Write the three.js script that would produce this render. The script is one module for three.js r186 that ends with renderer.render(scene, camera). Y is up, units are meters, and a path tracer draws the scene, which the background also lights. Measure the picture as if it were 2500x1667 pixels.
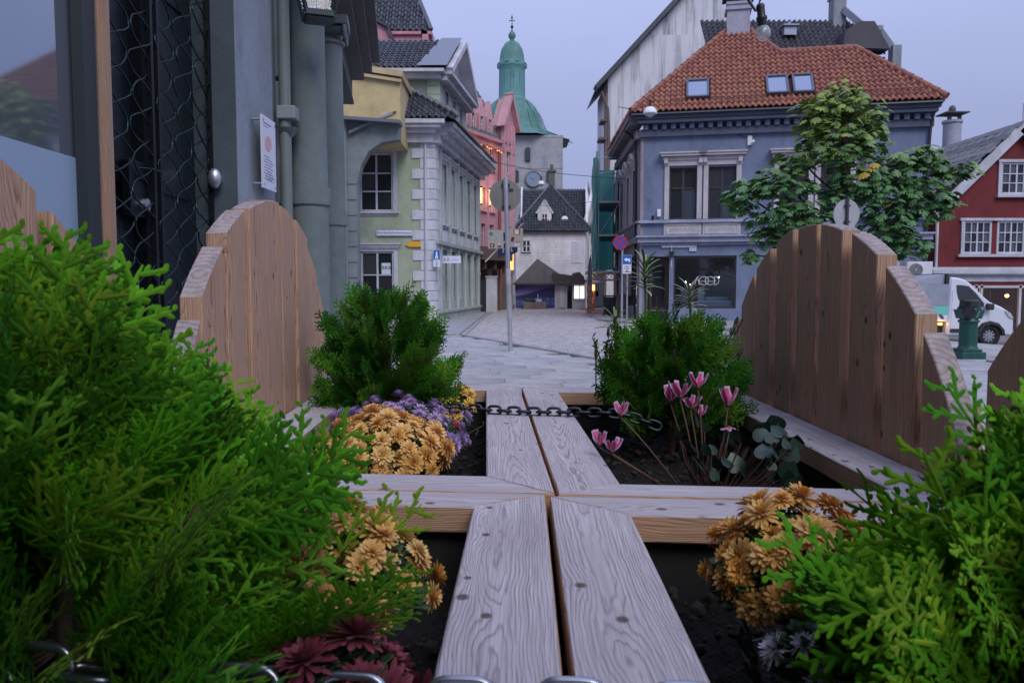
import * as THREE from 'three';
import { mergeGeometries, mergeVertices } from 'three/addons/utils/BufferGeometryUtils.js';
import { RoundedBoxGeometry } from 'three/addons/geometries/RoundedBoxGeometry.js';
import { FontLoader } from 'three/addons/loaders/FontLoader.js';
import { TextGeometry } from 'three/addons/geometries/TextGeometry.js';

// ---------------------------------------------------------------- camera, sky, sun, exposure
const scene = new THREE.Scene();
const D = Math.PI / 180, PI = Math.PI, V3 = (x, y, z) => new THREE.Vector3(x, y, z);
const camera = new THREE.PerspectiveCamera(46.28, 1024 / 682, 0.05, 700);
camera.position.set(0, 1.3, 0);
camera.rotation.x = -3.92 * D;
camera.focus = 4.2;
camera.userData.fStop = 9;

const renderer = new THREE.WebGLRenderer({ antialias: true });
renderer.toneMapping = THREE.LinearToneMapping;
renderer.toneMappingExposure = 1.0;
renderer.shadowMap.enabled = true;

function mulberry(a) { return () => { a |= 0; a = a + 0x6D2B79F5 | 0; let t = Math.imul(a ^ a >>> 15, 1 | a); t = t + Math.imul(t ^ t >>> 7, 61 | t) ^ t; return ((t ^ t >>> 14) >>> 0) / 4294967296; }; }
const rnd = mulberry(20241);
const rr = (a, b, f = rnd) => a + (b - a) * f();
// periodic value noise: n cells per tile
function noiseGrid(n, seed) { const f = mulberry(seed), g = new Float32Array(n * n); for (let i = 0; i < n * n; i++) g[i] = f(); return (u, v) => { u = (u % 1 + 1) % 1 * n; v = (v % 1 + 1) % 1 * n; const i = Math.floor(u), j = Math.floor(v); let a = u - i, b = v - j; a = a * a * (3 - 2 * a); b = b * b * (3 - 2 * b); const I = (i + 1) % n, J = (j + 1) % n; return (g[(j % n) * n + i % n] * (1 - a) + g[(j % n) * n + I] * a) * (1 - b) + (g[J * n + i % n] * (1 - a) + g[J * n + I] * a) * b; }; }
function fbm(ns, amps) { const L = amps.map((_, k) => noiseGrid(ns[k], 77 + 31 * ns[k] + k)), s = amps.reduce((a, b) => a + b); return (u, v) => { let t = 0; for (let k = 0; k < L.length; k++) t += amps[k] * L[k](u, v); return t / s; }; }

{ // overcast dusk sky: lavender-blue cloud sheet, brighter towards the zenith as an overcast sky is, the same all round
  const W = 1024, H = 512, d = new Float32Array(W * H * 4), n1 = fbm([4, 9, 21, 47], [1, .6, .35, .18]), n2 = fbm([3, 7, 15], [1, .6, .3]);
  for (let j = 0; j < H; j++) for (let i = 0; i < W; i++) {
    const el = ((j + .5) / H - .5) * PI, s = Math.max(0, Math.sin(el)), k = (j * W + i) * 4;
    const c = n1(i / W * 2, j / H * 4) - .5, c2 = n2(i / W * 2, j / H * 3 + .3) - .5;
    const L = (1.09 + 1.85 * s) * (1 + .24 * c + .16 * c2);
    const t = .5 + 1.3 * c2;
    const m = el < 0 ? .6 : 1;
    d[k] = .262 * L * m * (1 + .04 * t); d[k + 1] = .305 * L * m * (1 + .015 * t); d[k + 2] = .50 * L * m; d[k + 3] = 1;
  }
  const t = new THREE.DataTexture(d, W, H, THREE.RGBAFormat, THREE.FloatType);
  t.mapping = THREE.EquirectangularReflectionMapping; t.magFilter = t.minFilter = THREE.LinearFilter; t.wrapS = THREE.RepeatWrapping; t.needsUpdate = true;
  scene.background = t; scene.environment = t;
}
const sun = new THREE.DirectionalLight(new THREE.Color(1, .965, .93), 1.65);
sun.position.set(13.5, 34.5, 19); sun.target.position.set(0, 0, -14);
sun.castShadow = true; sun.shadow.radius = 55; sun.shadow.mapSize.set(2048, 2048);
Object.assign(sun.shadow.camera, { left: -45, right: 45, top: 45, bottom: -45, near: 1, far: 160 });
scene.add(sun, sun.target);

// ---------------------------------------------------------------- helpers
const names = {};
function numbered(n) { if (!(n in names)) { names[n] = 0; return n; } names[n]++; return n + '_' + String(names[n]).padStart(3, '0'); }
function tag(o, label, category, group, kind) { if (label) o.userData.label = label; if (category) o.userData.category = category; if (group) o.userData.group = group; if (kind) o.userData.kind = kind; return o; }
function thing(name, label, category, pos = [0, 0, 0], ry = 0, group) { const o = new THREE.Group(); o.name = numbered(name); o.position.set(...pos); o.rotation.y = ry; scene.add(o); return tag(o, label, category, group); }
// uv in metres by the dominant direction of each face; long pieces run along local x
function metreUV(g, du = 0, dv = 0) {
  const p = g.attributes.position, a = new Float32Array(p.count * 2), A = V3(), B = V3(), C = V3(), e = V3(), f = V3();
  for (let i = 0; i < p.count; i += 3) {
    A.fromBufferAttribute(p, i); B.fromBufferAttribute(p, i + 1); C.fromBufferAttribute(p, i + 2);
    e.subVectors(B, A).cross(f.subVectors(C, A)); const x = Math.abs(e.x), y = Math.abs(e.y), z = Math.abs(e.z);
    [A, B, C].forEach((q, k) => { let u, v; if (x > y * 1.02 && x > z * 1.02) { u = q.z; v = q.y; } else if (y > z) { u = q.x; v = q.z; } else { u = q.x; v = q.y; } a[(i + k) * 2] = u + du; a[(i + k) * 2 + 1] = v + dv; });
  }
  g.setAttribute('uv', new THREE.BufferAttribute(a, 2)); return g;
}
const M4 = (x = 0, y = 0, z = 0, rx = 0, ry = 0, rz = 0, s = 1) => new THREE.Matrix4().compose(V3(x, y, z), new THREE.Quaternion().setFromEuler(new THREE.Euler(rx, ry, rz, 'YXZ')), typeof s === 'number' ? V3(s, s, s) : V3(...s));
class MB { // collects shapes, merged into one part
  constructor() { this.g = []; }
  add(g, m) { if (g.index) g = g.toNonIndexed(); else g = g.clone(); if (m) g.applyMatrix4(m); for (const k of Object.keys(g.attributes)) if (!['position', 'normal', 'uv'].includes(k)) g.deleteAttribute(k); if (!g.attributes.uv) g.setAttribute('uv', new THREE.BufferAttribute(new Float32Array(g.attributes.position.count * 2), 2)); this.g.push(g); return this; }
  box(w, h, d, x = 0, y = 0, z = 0, rx = 0, ry = 0, rz = 0) { return this.add(new THREE.BoxGeometry(w, h, d), M4(x, y, z, rx, ry, rz)); }
  rbox(w, h, d, r, x = 0, y = 0, z = 0, rx = 0, ry = 0, rz = 0) { return this.add(new RoundedBoxGeometry(w, h, d, 2, r), M4(x, y, z, rx, ry, rz)); }
  cyl(r1, r2, h, x = 0, y = 0, z = 0, seg = 16, rx = 0, rz = 0) { return this.add(new THREE.CylinderGeometry(r1, r2, h, seg), M4(x, y, z, rx, 0, rz)); }
  sph(r, x = 0, y = 0, z = 0, s = 1, seg = 12) { return this.add(new THREE.SphereGeometry(r, seg, Math.ceil(seg * .7)), M4(x, y, z, 0, 0, 0, s)); }
  tube(pts, r, seg = 16, rad = 8) { return this.add(new THREE.TubeGeometry(new THREE.CatmullRomCurve3(pts.map(p => V3(...p))), seg, r, rad)); }
  bar(a, b, w, h) { const A = V3(...a), B = V3(...b), l = A.distanceTo(B), g = new THREE.BoxGeometry(w, h, l), m = new THREE.Matrix4().lookAt(B, A, Math.abs(B.y - A.y) > .99 * l ? V3(0, 0, 1) : V3(0, 1, 0)); m.setPosition(A.add(B).multiplyScalar(.5)); return this.add(g, m); }
  rod(a, b, r, seg = 8) { const A = V3(...a), B = V3(...b); return this.add(new THREE.TubeGeometry(new THREE.LineCurve3(A, B), 1, r, seg)); }
  lathe(pts, x = 0, y = 0, z = 0, seg = 24, s = 1) { return this.add(new THREE.LatheGeometry(pts.map(p => new THREE.Vector2(...p)), seg), M4(x, y, z, 0, 0, 0, s)); }
  ext(poly, depth, m, holes = [], bevel = 0) { const s = new THREE.Shape(poly.map(p => new THREE.Vector2(...p))); for (const h of holes) s.holes.push(new THREE.Path(h.map(p => new THREE.Vector2(...p)))); return this.add(new THREE.ExtrudeGeometry(s, { depth, bevelEnabled: bevel > 0, bevelSize: bevel, bevelThickness: bevel, bevelOffset: -bevel, bevelSegments: 1, curveSegments: 8 }), m); }
  quad(a, b, c, d) { const g = new THREE.BufferGeometry(); g.setAttribute('position', new THREE.BufferAttribute(new Float32Array([...a, ...b, ...c, ...a, ...c, ...d]), 3)); g.computeVertexNormals(); return this.add(g); }
  tris(list) { const g = new THREE.BufferGeometry(); g.setAttribute('position', new THREE.BufferAttribute(new Float32Array(list.flat()), 3)); g.computeVertexNormals(); return this.add(g); }
  geo(uv = true, du = 0, dv = 0) { const g = mergeGeometries(this.g); return uv ? metreUV(g, du, dv) : g; }
  build(name, mat, parent, uv = true, du = 0, dv = 0) { return mesh(name, this.geo(uv, du, dv), mat, parent); }
}
function mesh(name, g, mat, parent) { const m = new THREE.Mesh(g, mat); m.castShadow = m.receiveShadow = true; if (parent && parent !== scene) { m.name = name; parent.add(m); } else { m.name = numbered(name); scene.add(m); } return m; }
const B = () => new MB();
function single(name, mb, mat, label, category, pos, ry, group) { const m = mb.build(name, mat, scene); if (pos) m.position.set(...pos); if (ry) m.rotation.y = ry; return tag(m, label, category, group); }
function inst(name, g, mat, mats, parent, cols) { const m = new THREE.InstancedMesh(g, mat, mats.length); mats.forEach((x, i) => m.setMatrixAt(i, x)); if (cols) cols.forEach((c, i) => m.setColorAt(i, c)); m.castShadow = m.receiveShadow = true; if (parent && parent !== scene) { m.name = name; parent.add(m); } else { m.name = numbered(name); scene.add(m); } m.userData.kind = 'stuff'; return m; }

// ---------------------------------------------------------------- textures
function tex(W, H, fn, rep = [1, 1], srgb = true) {
  const d = new Uint8Array(W * H * 4), o = [0, 0, 0];
  for (let j = 0; j < H; j++) for (let i = 0; i < W; i++) { fn((i + .5) / W, (j + .5) / H, o); const k = (j * W + i) * 4; for (let c = 0; c < 3; c++) d[k + c] = Math.max(0, Math.min(255, o[c] * 255)); d[k + 3] = 255; }
  const t = new THREE.DataTexture(d, W, H); t.wrapS = t.wrapT = THREE.RepeatWrapping; t.magFilter = THREE.LinearFilter; t.minFilter = THREE.LinearMipmapLinearFilter; t.generateMipmaps = true; if (srgb) t.colorSpace = THREE.SRGBColorSpace; t.repeat.set(...rep); t.needsUpdate = true; return t;
}
const grey = (o, v) => { o[0] = o[1] = o[2] = v; };
const nA = fbm([5, 13, 37, 90], [1, .7, .5, .4]), nB = fbm([24, 64, 150], [1, .8, .8]), nC = fbm([3, 8, 17], [1, .6, .4]);
const noiseS = fbm([60, 140], [1, .6]), noiseT = fbm([18, 40], [1, .5]);
const plasterTex = tex(512, 512, (u, v, o) => { const s = nC(u * 3, v) - .5; grey(o, .91 + .18 * (nA(u, v) - .5) + .08 * (nB(u, v) - .5) + .14 * s); }, [.3, .3]);
const grimeTex = tex(512, 512, (u, v, o) => { const s = nA(u, v), q = nB(u, v * .12), w = Math.max(0, nC(u * 2, v) - .52); grey(o, .97 - .2 * Math.max(0, s - .45) - .5 * w * q + .05 * (nB(v, u) - .5)); }, [.22, .22]);
const streakTex = tex(512, 512, (u, v, o) => { const q = noiseS(u, v * .06), r = noiseT(u, v * .03), b = nA(u, v); const s = Math.max(0, q - .5) * .5 + Math.max(0, r - .58) * .7; o[0] = .97 - s * (.5 + b) - .08 * (b - .5); o[1] = o[0] * 1.0; o[2] = o[0] * 1.005; }, [.12, .12]);
const bumpTex = tex(512, 512, (u, v, o) => grey(o, .5 + .5 * (nB(u, v) - .5) + .5 * (nA(u, v) - .5)), [.8, .8], false);
const stoneTex = tex(512, 512, (u, v, o) => { const a = nA(u, v), b = nB(u, v); o[0] = .88 + .22 * (a - .5) + .2 * (b - .5); o[1] = o[0] * .995; o[2] = o[0] * .985; }, [.5, .5]);
const soilTex = tex(512, 512, (u, v, o) => { const b = nB(u, v), a = nA(u, v); const s = .3 + .9 * b * a + (b > .72 ? .35 : 0); o[0] = s; o[1] = s * .86; o[2] = s * .72; }, [1.6, 1.6]);
// wood grain, 2 m x .5 m: plain-sawn rings with cathedrals and knots
const woodField = (() => {
  const w1 = noiseGrid(6, 5), w2 = noiseGrid(14, 6), fib = noiseGrid(256, 7), f2 = noiseGrid(96, 9), f = mulberry(99), kn = [];
  for (let i = 0; i < 16; i++) kn.push([f() * 2, f() * .5, .006 + .008 * f(), (f() - .5) * .02]);
  return (u, v) => {
    const x = u * 2, y = v * .5; let yy = y + .012 * (w1(u, v * .5) - .5) + .006 * (w2(u * 1.4, v) - .5), knot = 0, dph = 0;
    for (const [kx, ky, kr] of kn) { const dx = (x - kx) / 3.2, dy = y - ky, r2 = dx * dx + dy * dy, r = Math.sqrt(r2); if (r < .12) { dph += 2.6 * Math.exp(-r2 / (kr * kr * 5.5)); const q = Math.hypot((x - kx) / 1.25, dy); knot = Math.max(knot, 1 - q / kr); } }
    const cell = Math.floor(yy / .165), c0 = (cell + .5) * .165 + .035 * (w1(u * .5, cell * .37 + .11) - .5), dep = .018 + .04 * w1(u * .35 + .3, cell * .21);
    const rad = Math.hypot(yy - c0, dep) + .012 * w1(u * .5, .77 + cell * .13); let ph = rad / .0052 + dph + .5 * (f2(u * .5, v) - .5);
    const fr = ph - Math.floor(ph); let line = fr < .82 ? Math.pow(fr / .82, 5) : 1 - (fr - .82) / .18; line *= .55 + .6 * w2(u * .7, v * 1.3);
    const fibre = fib(u * .10, v) * .6 + f2(u * .04, v * 2) * .4;
    return [Math.min(1, line), fibre, Math.max(0, knot), w1(u * 1.1, v * .8)];
  };
})();
const WCACHE = (() => { const W = 2048, H = 512, a = []; for (let j = 0; j < H; j++) for (let i = 0; i < W; i++) a.push(woodField((i + .5) / W, (j + .5) / H)); return a; })();
function woodTex(base, line, knot, stain, k = 1) { return tex(2048, 512, (u, v, o) => { const [l, f, n, s] = WCACHE[Math.floor(v * 512) * 2048 + Math.floor(u * 2048)]; for (let c = 0; c < 3; c++) { let q = base[c] + (line[c] - base[c]) * l * k; q *= .86 + .26 * f; q = q + (stain[c] - q) * Math.max(0, s - .52) * .9; if (n > 0) q = q + (knot[c] - q) * Math.min(1, n * 2.2) * .85; o[c] = q; } }, [.5, 2]); }
const woodGreyTex = woodTex([.72, .70, .71], [.42, .40, .41], [.3, .26, .24], [.58, .56, .57], .62);
const woodTanTex = woodTex([.73, .60, .50], [.52, .39, .29], [.33, .22, .14], [.60, .53, .47], .9);
const woodBump = tex(2048, 512, (u, v, o) => { const [l, f, n] = WCACHE[Math.floor(v * 512) * 2048 + Math.floor(u * 2048)]; grey(o, .62 - .45 * l + .3 * (f - .5) - .1 * n); }, [.5, 2], false);
const endTex = tex(512, 512, (u, v, o) => { const r = Math.hypot(u - .5 + .12 * (nC(u, v) - .5), v - .3 + .1 * (nC(v, u) - .5)) + .02 * (nA(u, v) - .5); const fr = (r * 15) % 1, l = Math.pow(fr, 2.5); const s = .60 - .13 * l + .16 * (nB(u, v) - .5) + .2 * (nC(u * 2, v * 2) - .5); o[0] = s; o[1] = s * .93; o[2] = s * .92; }, [3.5, 3.5]);

// ---------------------------------------------------------------- materials
const L3 = (r, g, b) => new THREE.Color().setRGB(r, g, b);
const mat = (c, rough = .8, o = {}) => new THREE.MeshStandardMaterial({ color: Array.isArray(c) ? L3(...c) : c, roughness: rough, ...o });
const phys = (c, rough = .8, o = {}) => new THREE.MeshPhysicalMaterial({ color: Array.isArray(c) ? L3(...c) : c, roughness: rough, ...o });
const plaster = (c, o = {}) => mat(c, .88, { map: plasterTex, bumpMap: bumpTex, bumpScale: .004, ...o });
const MT = {
  woodGrey: mat([1, .96, .97], .78, { map: woodGreyTex, bumpMap: woodBump, bumpScale: .0022 }),
  woodTan: mat([1.02, .97, .94], .75, { map: woodTanTex, bumpMap: woodBump, bumpScale: .0016 }),
  woodEnd: mat([1, .97, .97], .85, { map: endTex }),
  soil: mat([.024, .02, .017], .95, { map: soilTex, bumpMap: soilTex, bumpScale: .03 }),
  shade_liner: mat([.016, .017, .018], .7),
  slab: mat([.42, .42, .44], .72, { map: stoneTex, bumpMap: bumpTex, bumpScale: .003 }),
  slab2: mat([.38, .38, .40], .72, { map: stoneTex, bumpMap: bumpTex, bumpScale: .003 }),
  slab3: mat([.46, .44, .45], .72, { map: stoneTex, bumpMap: bumpTex, bumpScale: .003 }),
  joint: mat([.16, .15, .15], .95, { map: stoneTex }),
  cobble: mat([.42, .40, .41], .7, { map: stoneTex }),
  kerb: mat([.36, .35, .37], .75, { map: stoneTex }),
  iron: mat([.02, .024, .03], .42, { metalness: .7 }),
  steel: mat([.5, .52, .56], .38, { metalness: .85 }),
  steelDark: mat([.10, .10, .11], .45, { metalness: .7 }),
  galv: mat([.42, .43, .46], .5, { metalness: .6, map: plasterTex }),
  black: mat([.012, .014, .016], .5),
  white: mat([.72, .71, .72], .6, { map: plasterTex }),
  trim: plaster([.62, .61, .64]),
  glassRoomDark: phys([.018, .021, .026], .06, { ior: 1.5 }),  // opaque pane, the dark of an unlit room put into its colour
  glassPale: phys([.16, .18, .22], .12, { ior: 1.5 }),
  curtain: mat([.45, .44, .42], .95),
  pane: phys([1, 1, 1], .02, { transmission: 1, thickness: 0, ior: 1.5 }),
};
function canvasTex(w, h, draw) { const c = document.createElement('canvas'); c.width = w; c.height = h; draw(c.getContext('2d'), w, h); const t = new THREE.CanvasTexture(c); t.colorSpace = THREE.SRGBColorSpace; t.magFilter = THREE.LinearFilter; return t; }
// a flat printed sheet with its own thickness; face towards local +z
function sheet(name, w, h, t, texture, parent, x, y, z, ry = 0, back = MT.white, rough = .5) { const g = new THREE.BoxGeometry(w, h, t); const side = back; const m = new THREE.Mesh(g, [side, side, side, side, mat([1, 1, 1], rough, { map: texture }), side]); m.castShadow = m.receiveShadow = true; m.position.set(x, y, z); m.rotation.y = ry; if (parent && parent !== scene) { m.name = name; parent.add(m); } else { m.name = numbered(name); scene.add(m); } return m; }
// reorder triangles so that those passing the test take a second material
function splitFaces(g, test) {
  const p = g.attributes.position, n = g.attributes.normal, e = [], f = []; for (let t = 0; t < p.count; t += 3) (test(n, t, p) ? e : f).push(t);
  const order = [...f, ...e], G = new THREE.BufferGeometry(); for (const [nm, it] of [['position', 3], ['normal', 3], ['uv', 2]]) { const at = g.attributes[nm], a = new Float32Array(p.count * it); order.forEach((t, o) => { for (let v = 0; v < 3 * it; v++) a[o * 3 * it + v] = at.array[t * it + v]; }); G.setAttribute(nm, new THREE.BufferAttribute(a, it)); }
  G.addGroup(0, f.length * 3, 0); G.addGroup(f.length * 3, e.length * 3, 1); G.userData.first = f.length * 3; return G;
}
const gh = (x) => x > 8.6 ? -.078 * (x - 8.6) : 0;   // the square falls away to the right

// ================================================================ builders for facades
// a window: frame with its bars, each pane a mesh of its own; (x, y, z) is the middle of its lower edge on the wall plane, face towards local +z
function win(P, x, y, z, w, h, o = {}) {
  const { ry = 0, cols = 2, rows = 3, f = .07, m = .045, fm = MT.white, gm = MT.glassRoomDark, rec = .1, sur = 0, sm = MT.trim, head = 0, sill = 0, rowAt, back, name = 'window' } = o;
  const b = B(), dz = -rec;
  b.box(w, f, .08, 0, f / 2, dz).box(w, f, .08, 0, h - f / 2, dz).box(f, h - 2 * f, .08, -w / 2 + f / 2, h / 2, dz).box(f, h - 2 * f, .08, w / 2 - f / 2, h / 2, dz);
  const iw = w - 2 * f, ih = h - 2 * f, ys = [0, ...(rowAt || Array.from({ length: rows - 1 }, (_, i) => (i + 1) / rows)), 1];
  for (let i = 1; i < cols; i++) b.box(i * 2 === cols ? m * 1.5 : m, ih, .07, -iw / 2 + iw * i / cols, h / 2, dz + .002);
  for (let j = 1; j < ys.length - 1; j++) for (let i = 0; i < cols; i++) b.box(iw / cols - m, m, .06, -iw / 2 + iw * (i + .5) / cols, f + ih * ys[j], dz + .004);
  const W = b.build(name, fm, P); W.position.set(x, y, z); W.rotation.y = ry;
  for (let i = 0; i < cols; i++) for (let j = 0; j < ys.length - 1; j++) { const ph = ih * (ys[j + 1] - ys[j]); const g = new THREE.BoxGeometry(iw / cols - .004, ph - .004, .012), p = mesh('pane', g, Array.isArray(gm) ? gm[(i + j * 2) % gm.length] : gm, W); p.position.set(-iw / 2 + iw * (i + .5) / cols, f + ih * ys[j] + ph / 2, dz - .015); p.rotation.set(rr(-.006, .006), rr(-.008, .008), 0); }
  if (sur) { const s = B(), d = .09; s.box(sur, h, d, -w / 2 - sur / 2, h / 2, .02).box(sur, h, d, w / 2 + sur / 2, h / 2, .02).box(w + 2 * sur, sur, d + .01, 0, h + sur / 2, .02); if (head) s.box(w + 2 * sur + .16, .09, .2, 0, h + sur + .05, .06).box(w + 2 * sur + .08, .06, .15, 0, h + sur - .02, .05).box(w + 2 * sur + .24, .05, .26, 0, h + sur + .12, .08); s.build('surround', sm, W); }
  if (sill) B().box(w + 2 * sur + .14, .08, .22, 0, -.04, .07).box(w + 2 * sur + .04, .09, .12, 0, -.12, .04).build('sill', sm, W);
  return W;
}
const rect = (x0, x1, y0, y1) => [[x0, y0], [x1, y0], [x1, y1], [x0, y1]];
function wall(P, poly, holes, depth, m, x = 0, y = 0, z = 0, ry = 0, name = 'wall') { const b = B().ext(poly, depth, M4(0, 0, -depth), holes); const w = b.build(name, m, P); w.position.set(x, y, z); w.rotation.y = ry; return w; }
// pantile: S-profile sheet of one tile, laid with its length along local -y (down the slope), face +z
function pantile(w, l) { const g = [], n = 8, prof = []; for (let i = 0; i <= n; i++) { const t = i / n; prof.push([(t - .5) * w * 1.06, .5 * w * .46 * (Math.sin(t * 2 * PI - .6))]); } const th = .032; const P = (i, y, z) => [prof[i][0], y, prof[i][1] + z]; for (let i = 0; i < n; i++) { const a = P(i, 0, th * .2), b = P(i + 1, 0, th * .2), c = P(i + 1, -l * 1.12, th * 1.6), d = P(i, -l * 1.12, th * 1.6), e = P(i, -l * 1.12, 0), f = P(i + 1, -l * 1.12, 0); g.push(a, d, c, a, c, b, d, e, f, d, f, c); } const q = new THREE.BufferGeometry(); q.setAttribute('position', new THREE.BufferAttribute(new Float32Array(g.flat()), 3)); q.computeVertexNormals(); const idx = mergeVertices(q, 1e-4); idx.computeVertexNormals(); const r = metreUV(idx.toNonIndexed()); return r; }
// cover a sloped polygon with pantiles; o = eave corner, ux along the eave, uy up the slope, poly in (s, t) metres; the largest-looking ones are parts
function tiled(P, o, ux, uy, poly, w, l, mats, single = 0, skip) {
  const X = V3(...ux).normalize(), Y = V3(...uy).normalize(), Z = X.clone().cross(Y).normalize(), O = V3(...o), g = pantile(w, l);
  const inside = (s, t) => { let c = false; for (let i = 0, j = poly.length - 1; i < poly.length; j = i++) { const [a, b] = poly[i], [d, e] = poly[j]; if ((b > t) !== (e > t) && s < (d - a) * (t - b) / (e - b) + a) c = !c; } return c; };
  let s0 = 1e9, s1 = -1e9, t1 = -1e9; for (const [s, t] of poly) { s0 = Math.min(s0, s); s1 = Math.max(s1, s); t1 = Math.max(t1, t); }
  const list = []; for (let t = l; t < t1 + l * .6; t += l) for (let s = s0 + w / 2; s < s1; s += w) if (inside(s, t - l * .5) && !(skip && skip(s, t - l / 2))) { const m = new THREE.Matrix4().makeBasis(X, Y, Z).setPosition(O.clone().addScaledVector(X, s + rr(-.006, .006)).addScaledVector(Y, t + rr(-.008, .008)).addScaledVector(Z, .05 + rr(-.005, .006))); m.multiply(M4(0, 0, 0, rr(-.012, .012), 0, rr(-.012, .012))); list.push(m); }
  const n = Math.min(single, list.length), rest = [];
  list.forEach((m, i) => { if (i < n) { const t = mesh('tile', g, mats[Math.min(mats.length - 1, Math.floor((.35 * rnd() + .9 * nC(m.elements[12] * .09, m.elements[13] * .13 + .3) - .15) * mats.length))] || mats[0], P); t.applyMatrix4(m); } else rest.push(m); });
  if (rest.length) for (let k = 0; k < mats.length; k++) { const sub = rest.filter((_, i) => (i * 7 + (i >> 3)) % mats.length === k); if (sub.length) inst('tiles', g, mats[k], sub, P); }
}
const tileDark = [[.075, .082, .10], [.09, .098, .12], [.06, .066, .082]].map(c => mat(c, .42, { map: stoneTex }));
const tileRed = [[.37, .135, .09], [.39, .145, .095], [.34, .12, .082], [.38, .155, .09], [.31, .11, .078]].map(c => mat(c, .72, { map: grimeTex }));

// ================================================================ ground
{
  const g = new THREE.PlaneGeometry(400, 420, 200, 60); g.rotateX(-PI / 2); g.translate(0, -.02, -170); const p = g.attributes.position; for (let i = 0; i < p.count; i++) p.setY(i, -.02 + Math.max(-1, gh(p.getX(i)))); g.computeVertexNormals();
  const q = metreUV(g.toNonIndexed()); tag(mesh('ground', q, MT.joint, scene), 'dark jointing ground under the square and street', 'ground', null, 'structure');
  const poly = [[1.75, -13.4], [-1.25, -21], [-1.05, -41.5], [-.3, -46.5], [3.6, -46.5], [4.2, -41], [3.25, -37], [3.3, -30], [5.2, -24.5], [9.5, -17.2], [7, -13.6], [3.6, -12.4]];
  const inC = (x, z) => { let c = false; for (let i = 0, j = poly.length - 1; i < poly.length; j = i++) { const [a, b] = poly[i], [d, e] = poly[j]; if ((b > z) !== (e > z) && x < (d - a) * (z - b) / (e - b) + a) c = !c; } return c; };
  const pav = new THREE.Group(); pav.name = 'pavement'; scene.add(pav); tag(pav, 'pale stone slab paving of the square between planters and street', 'pavement', null, 'structure');
  const ang = -2.5 * D, mm = [MT.slab, MT.slab2, MT.slab3], lens = [.62, .8, 1.0, 1.18], gs = lens.map(l => metreUV(B().ext(rect(-l / 2 + .003, l / 2 - .003, -.239, .239), .05, M4(0, -.05, 0, -PI / 2), [], .006).geo(false)));
  const cand = []; for (let r = 0; r < 44; r++) { let x = -3.2 - rnd(); const z = -4.1 - r * .485; while (x < 17) { const k = Math.floor(rnd() * 4), l = lens[k]; const cx = x + l / 2, wx = cx * Math.cos(ang) - 0, wz = z + cx * Math.sin(-ang); if (!inC(wx, wz) && (wz > -13 - Math.max(0, 1.8 - wx) * 2.6 || wx > 7 || wx < -1.3) && wz > -26) cand.push([wx, wz, k]); x += l; } }
  const view = (x, z) => { const px = Math.abs(x / -z); return px < .66; };
  const seen = cand.filter(([x, z]) => view(x, z) && (x < 2.4 || x > 6.5)).sort((a, b) => b[1] - a[1]);
  const put = seen.slice(0, 300), restS = cand.filter(c => !put.includes(c) && view(c[0], c[1]));
  for (const [x, z, k] of put) { const s = mesh('paving_slab', gs[k], mm[Math.floor(rnd() * 3)], pav); s.position.set(x, .012 + gh(x) + rr(-.002, .002), z); s.rotation.set(rr(-.003, .003), -ang, rr(-.003, .003) + (x > 8.6 ? -.078 : 0)); }
  for (let k = 0; k < 4; k++) { const sub = restS.filter(c => c[2] === k).map(([x, z]) => M4(x, .012 + gh(x), z, 0, -ang, x > 8.6 ? -.078 : 0)); if (sub.length) inst('paving_slabs', gs[k], MT.slab, sub, pav); }
  // cobbles in slightly waving courses
  const cg = metreUV(new RoundedBoxGeometry(.155, .09, .105, 1, .02).toNonIndexed()), ms = [], cs = [], c = new THREE.Color();
  for (let i = 0; i < 420; i++) for (let j = 0; j < 90; j++) { const z = -11.5 - i * .115, x = -1.8 + j * .17 + (i % 2) * .085 + .05 * Math.sin(i * .13); const zz = z + .14 * Math.sin(x * 1.3 + i * .05); if (inC(x, zz)) { ms.push(M4(x + rr(-.008, .008), -.028 + gh(x) + rr(-.006, .008), zz + rr(-.006, .006), rr(-.05, .05), rr(-.08, .08), rr(-.05, .05))); const v = rr(.78, 1.14); cs.push(c.clone().setRGB(v, v * rr(.96, 1.02), v * rr(.96, 1.04))); } }
  const st = new THREE.Group(); st.name = 'street'; scene.add(st); tag(st, 'pale granite cobbled street curving up past the houses', 'street', null, 'structure'); inst('cobbles', cg, MT.cobble, ms, st, cs);
  // kerb stones along the slab edge and round the corner of the blue building
  const kerb = (a, b, n) => { for (let i = 0; i < n; i++) { const t0 = i / n, t1 = (i + 1) / n; const A = [a[0] + (b[0] - a[0]) * t0, a[1] + (b[1] - a[1]) * t0], C = [a[0] + (b[0] - a[0]) * t1, a[1] + (b[1] - a[1]) * t1], l = Math.hypot(C[0] - A[0], C[1] - A[1]); const k = B().rbox(l - .012, .15, .14, .012).build('kerb_stone', MT.kerb, pav); k.position.set((A[0] + C[0]) / 2, -.025 + gh((A[0] + C[0]) / 2), (A[1] + C[1]) / 2); k.rotation.y = -Math.atan2(C[1] - A[1], C[0] - A[0]); } };
  kerb([1.85, -13.3], [-1.3, -21.05], 9); kerb([3.7, -12.35], [1.85, -13.3], 3); kerb([-1.3, -21.05], [-1.1, -41], 14); kerb([3.4, -31], [3.35, -37], 6); kerb([3.4, -31], [5.3, -24.4], 7); kerb([5.3, -24.4], [9.6, -17.1], 8);
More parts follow.
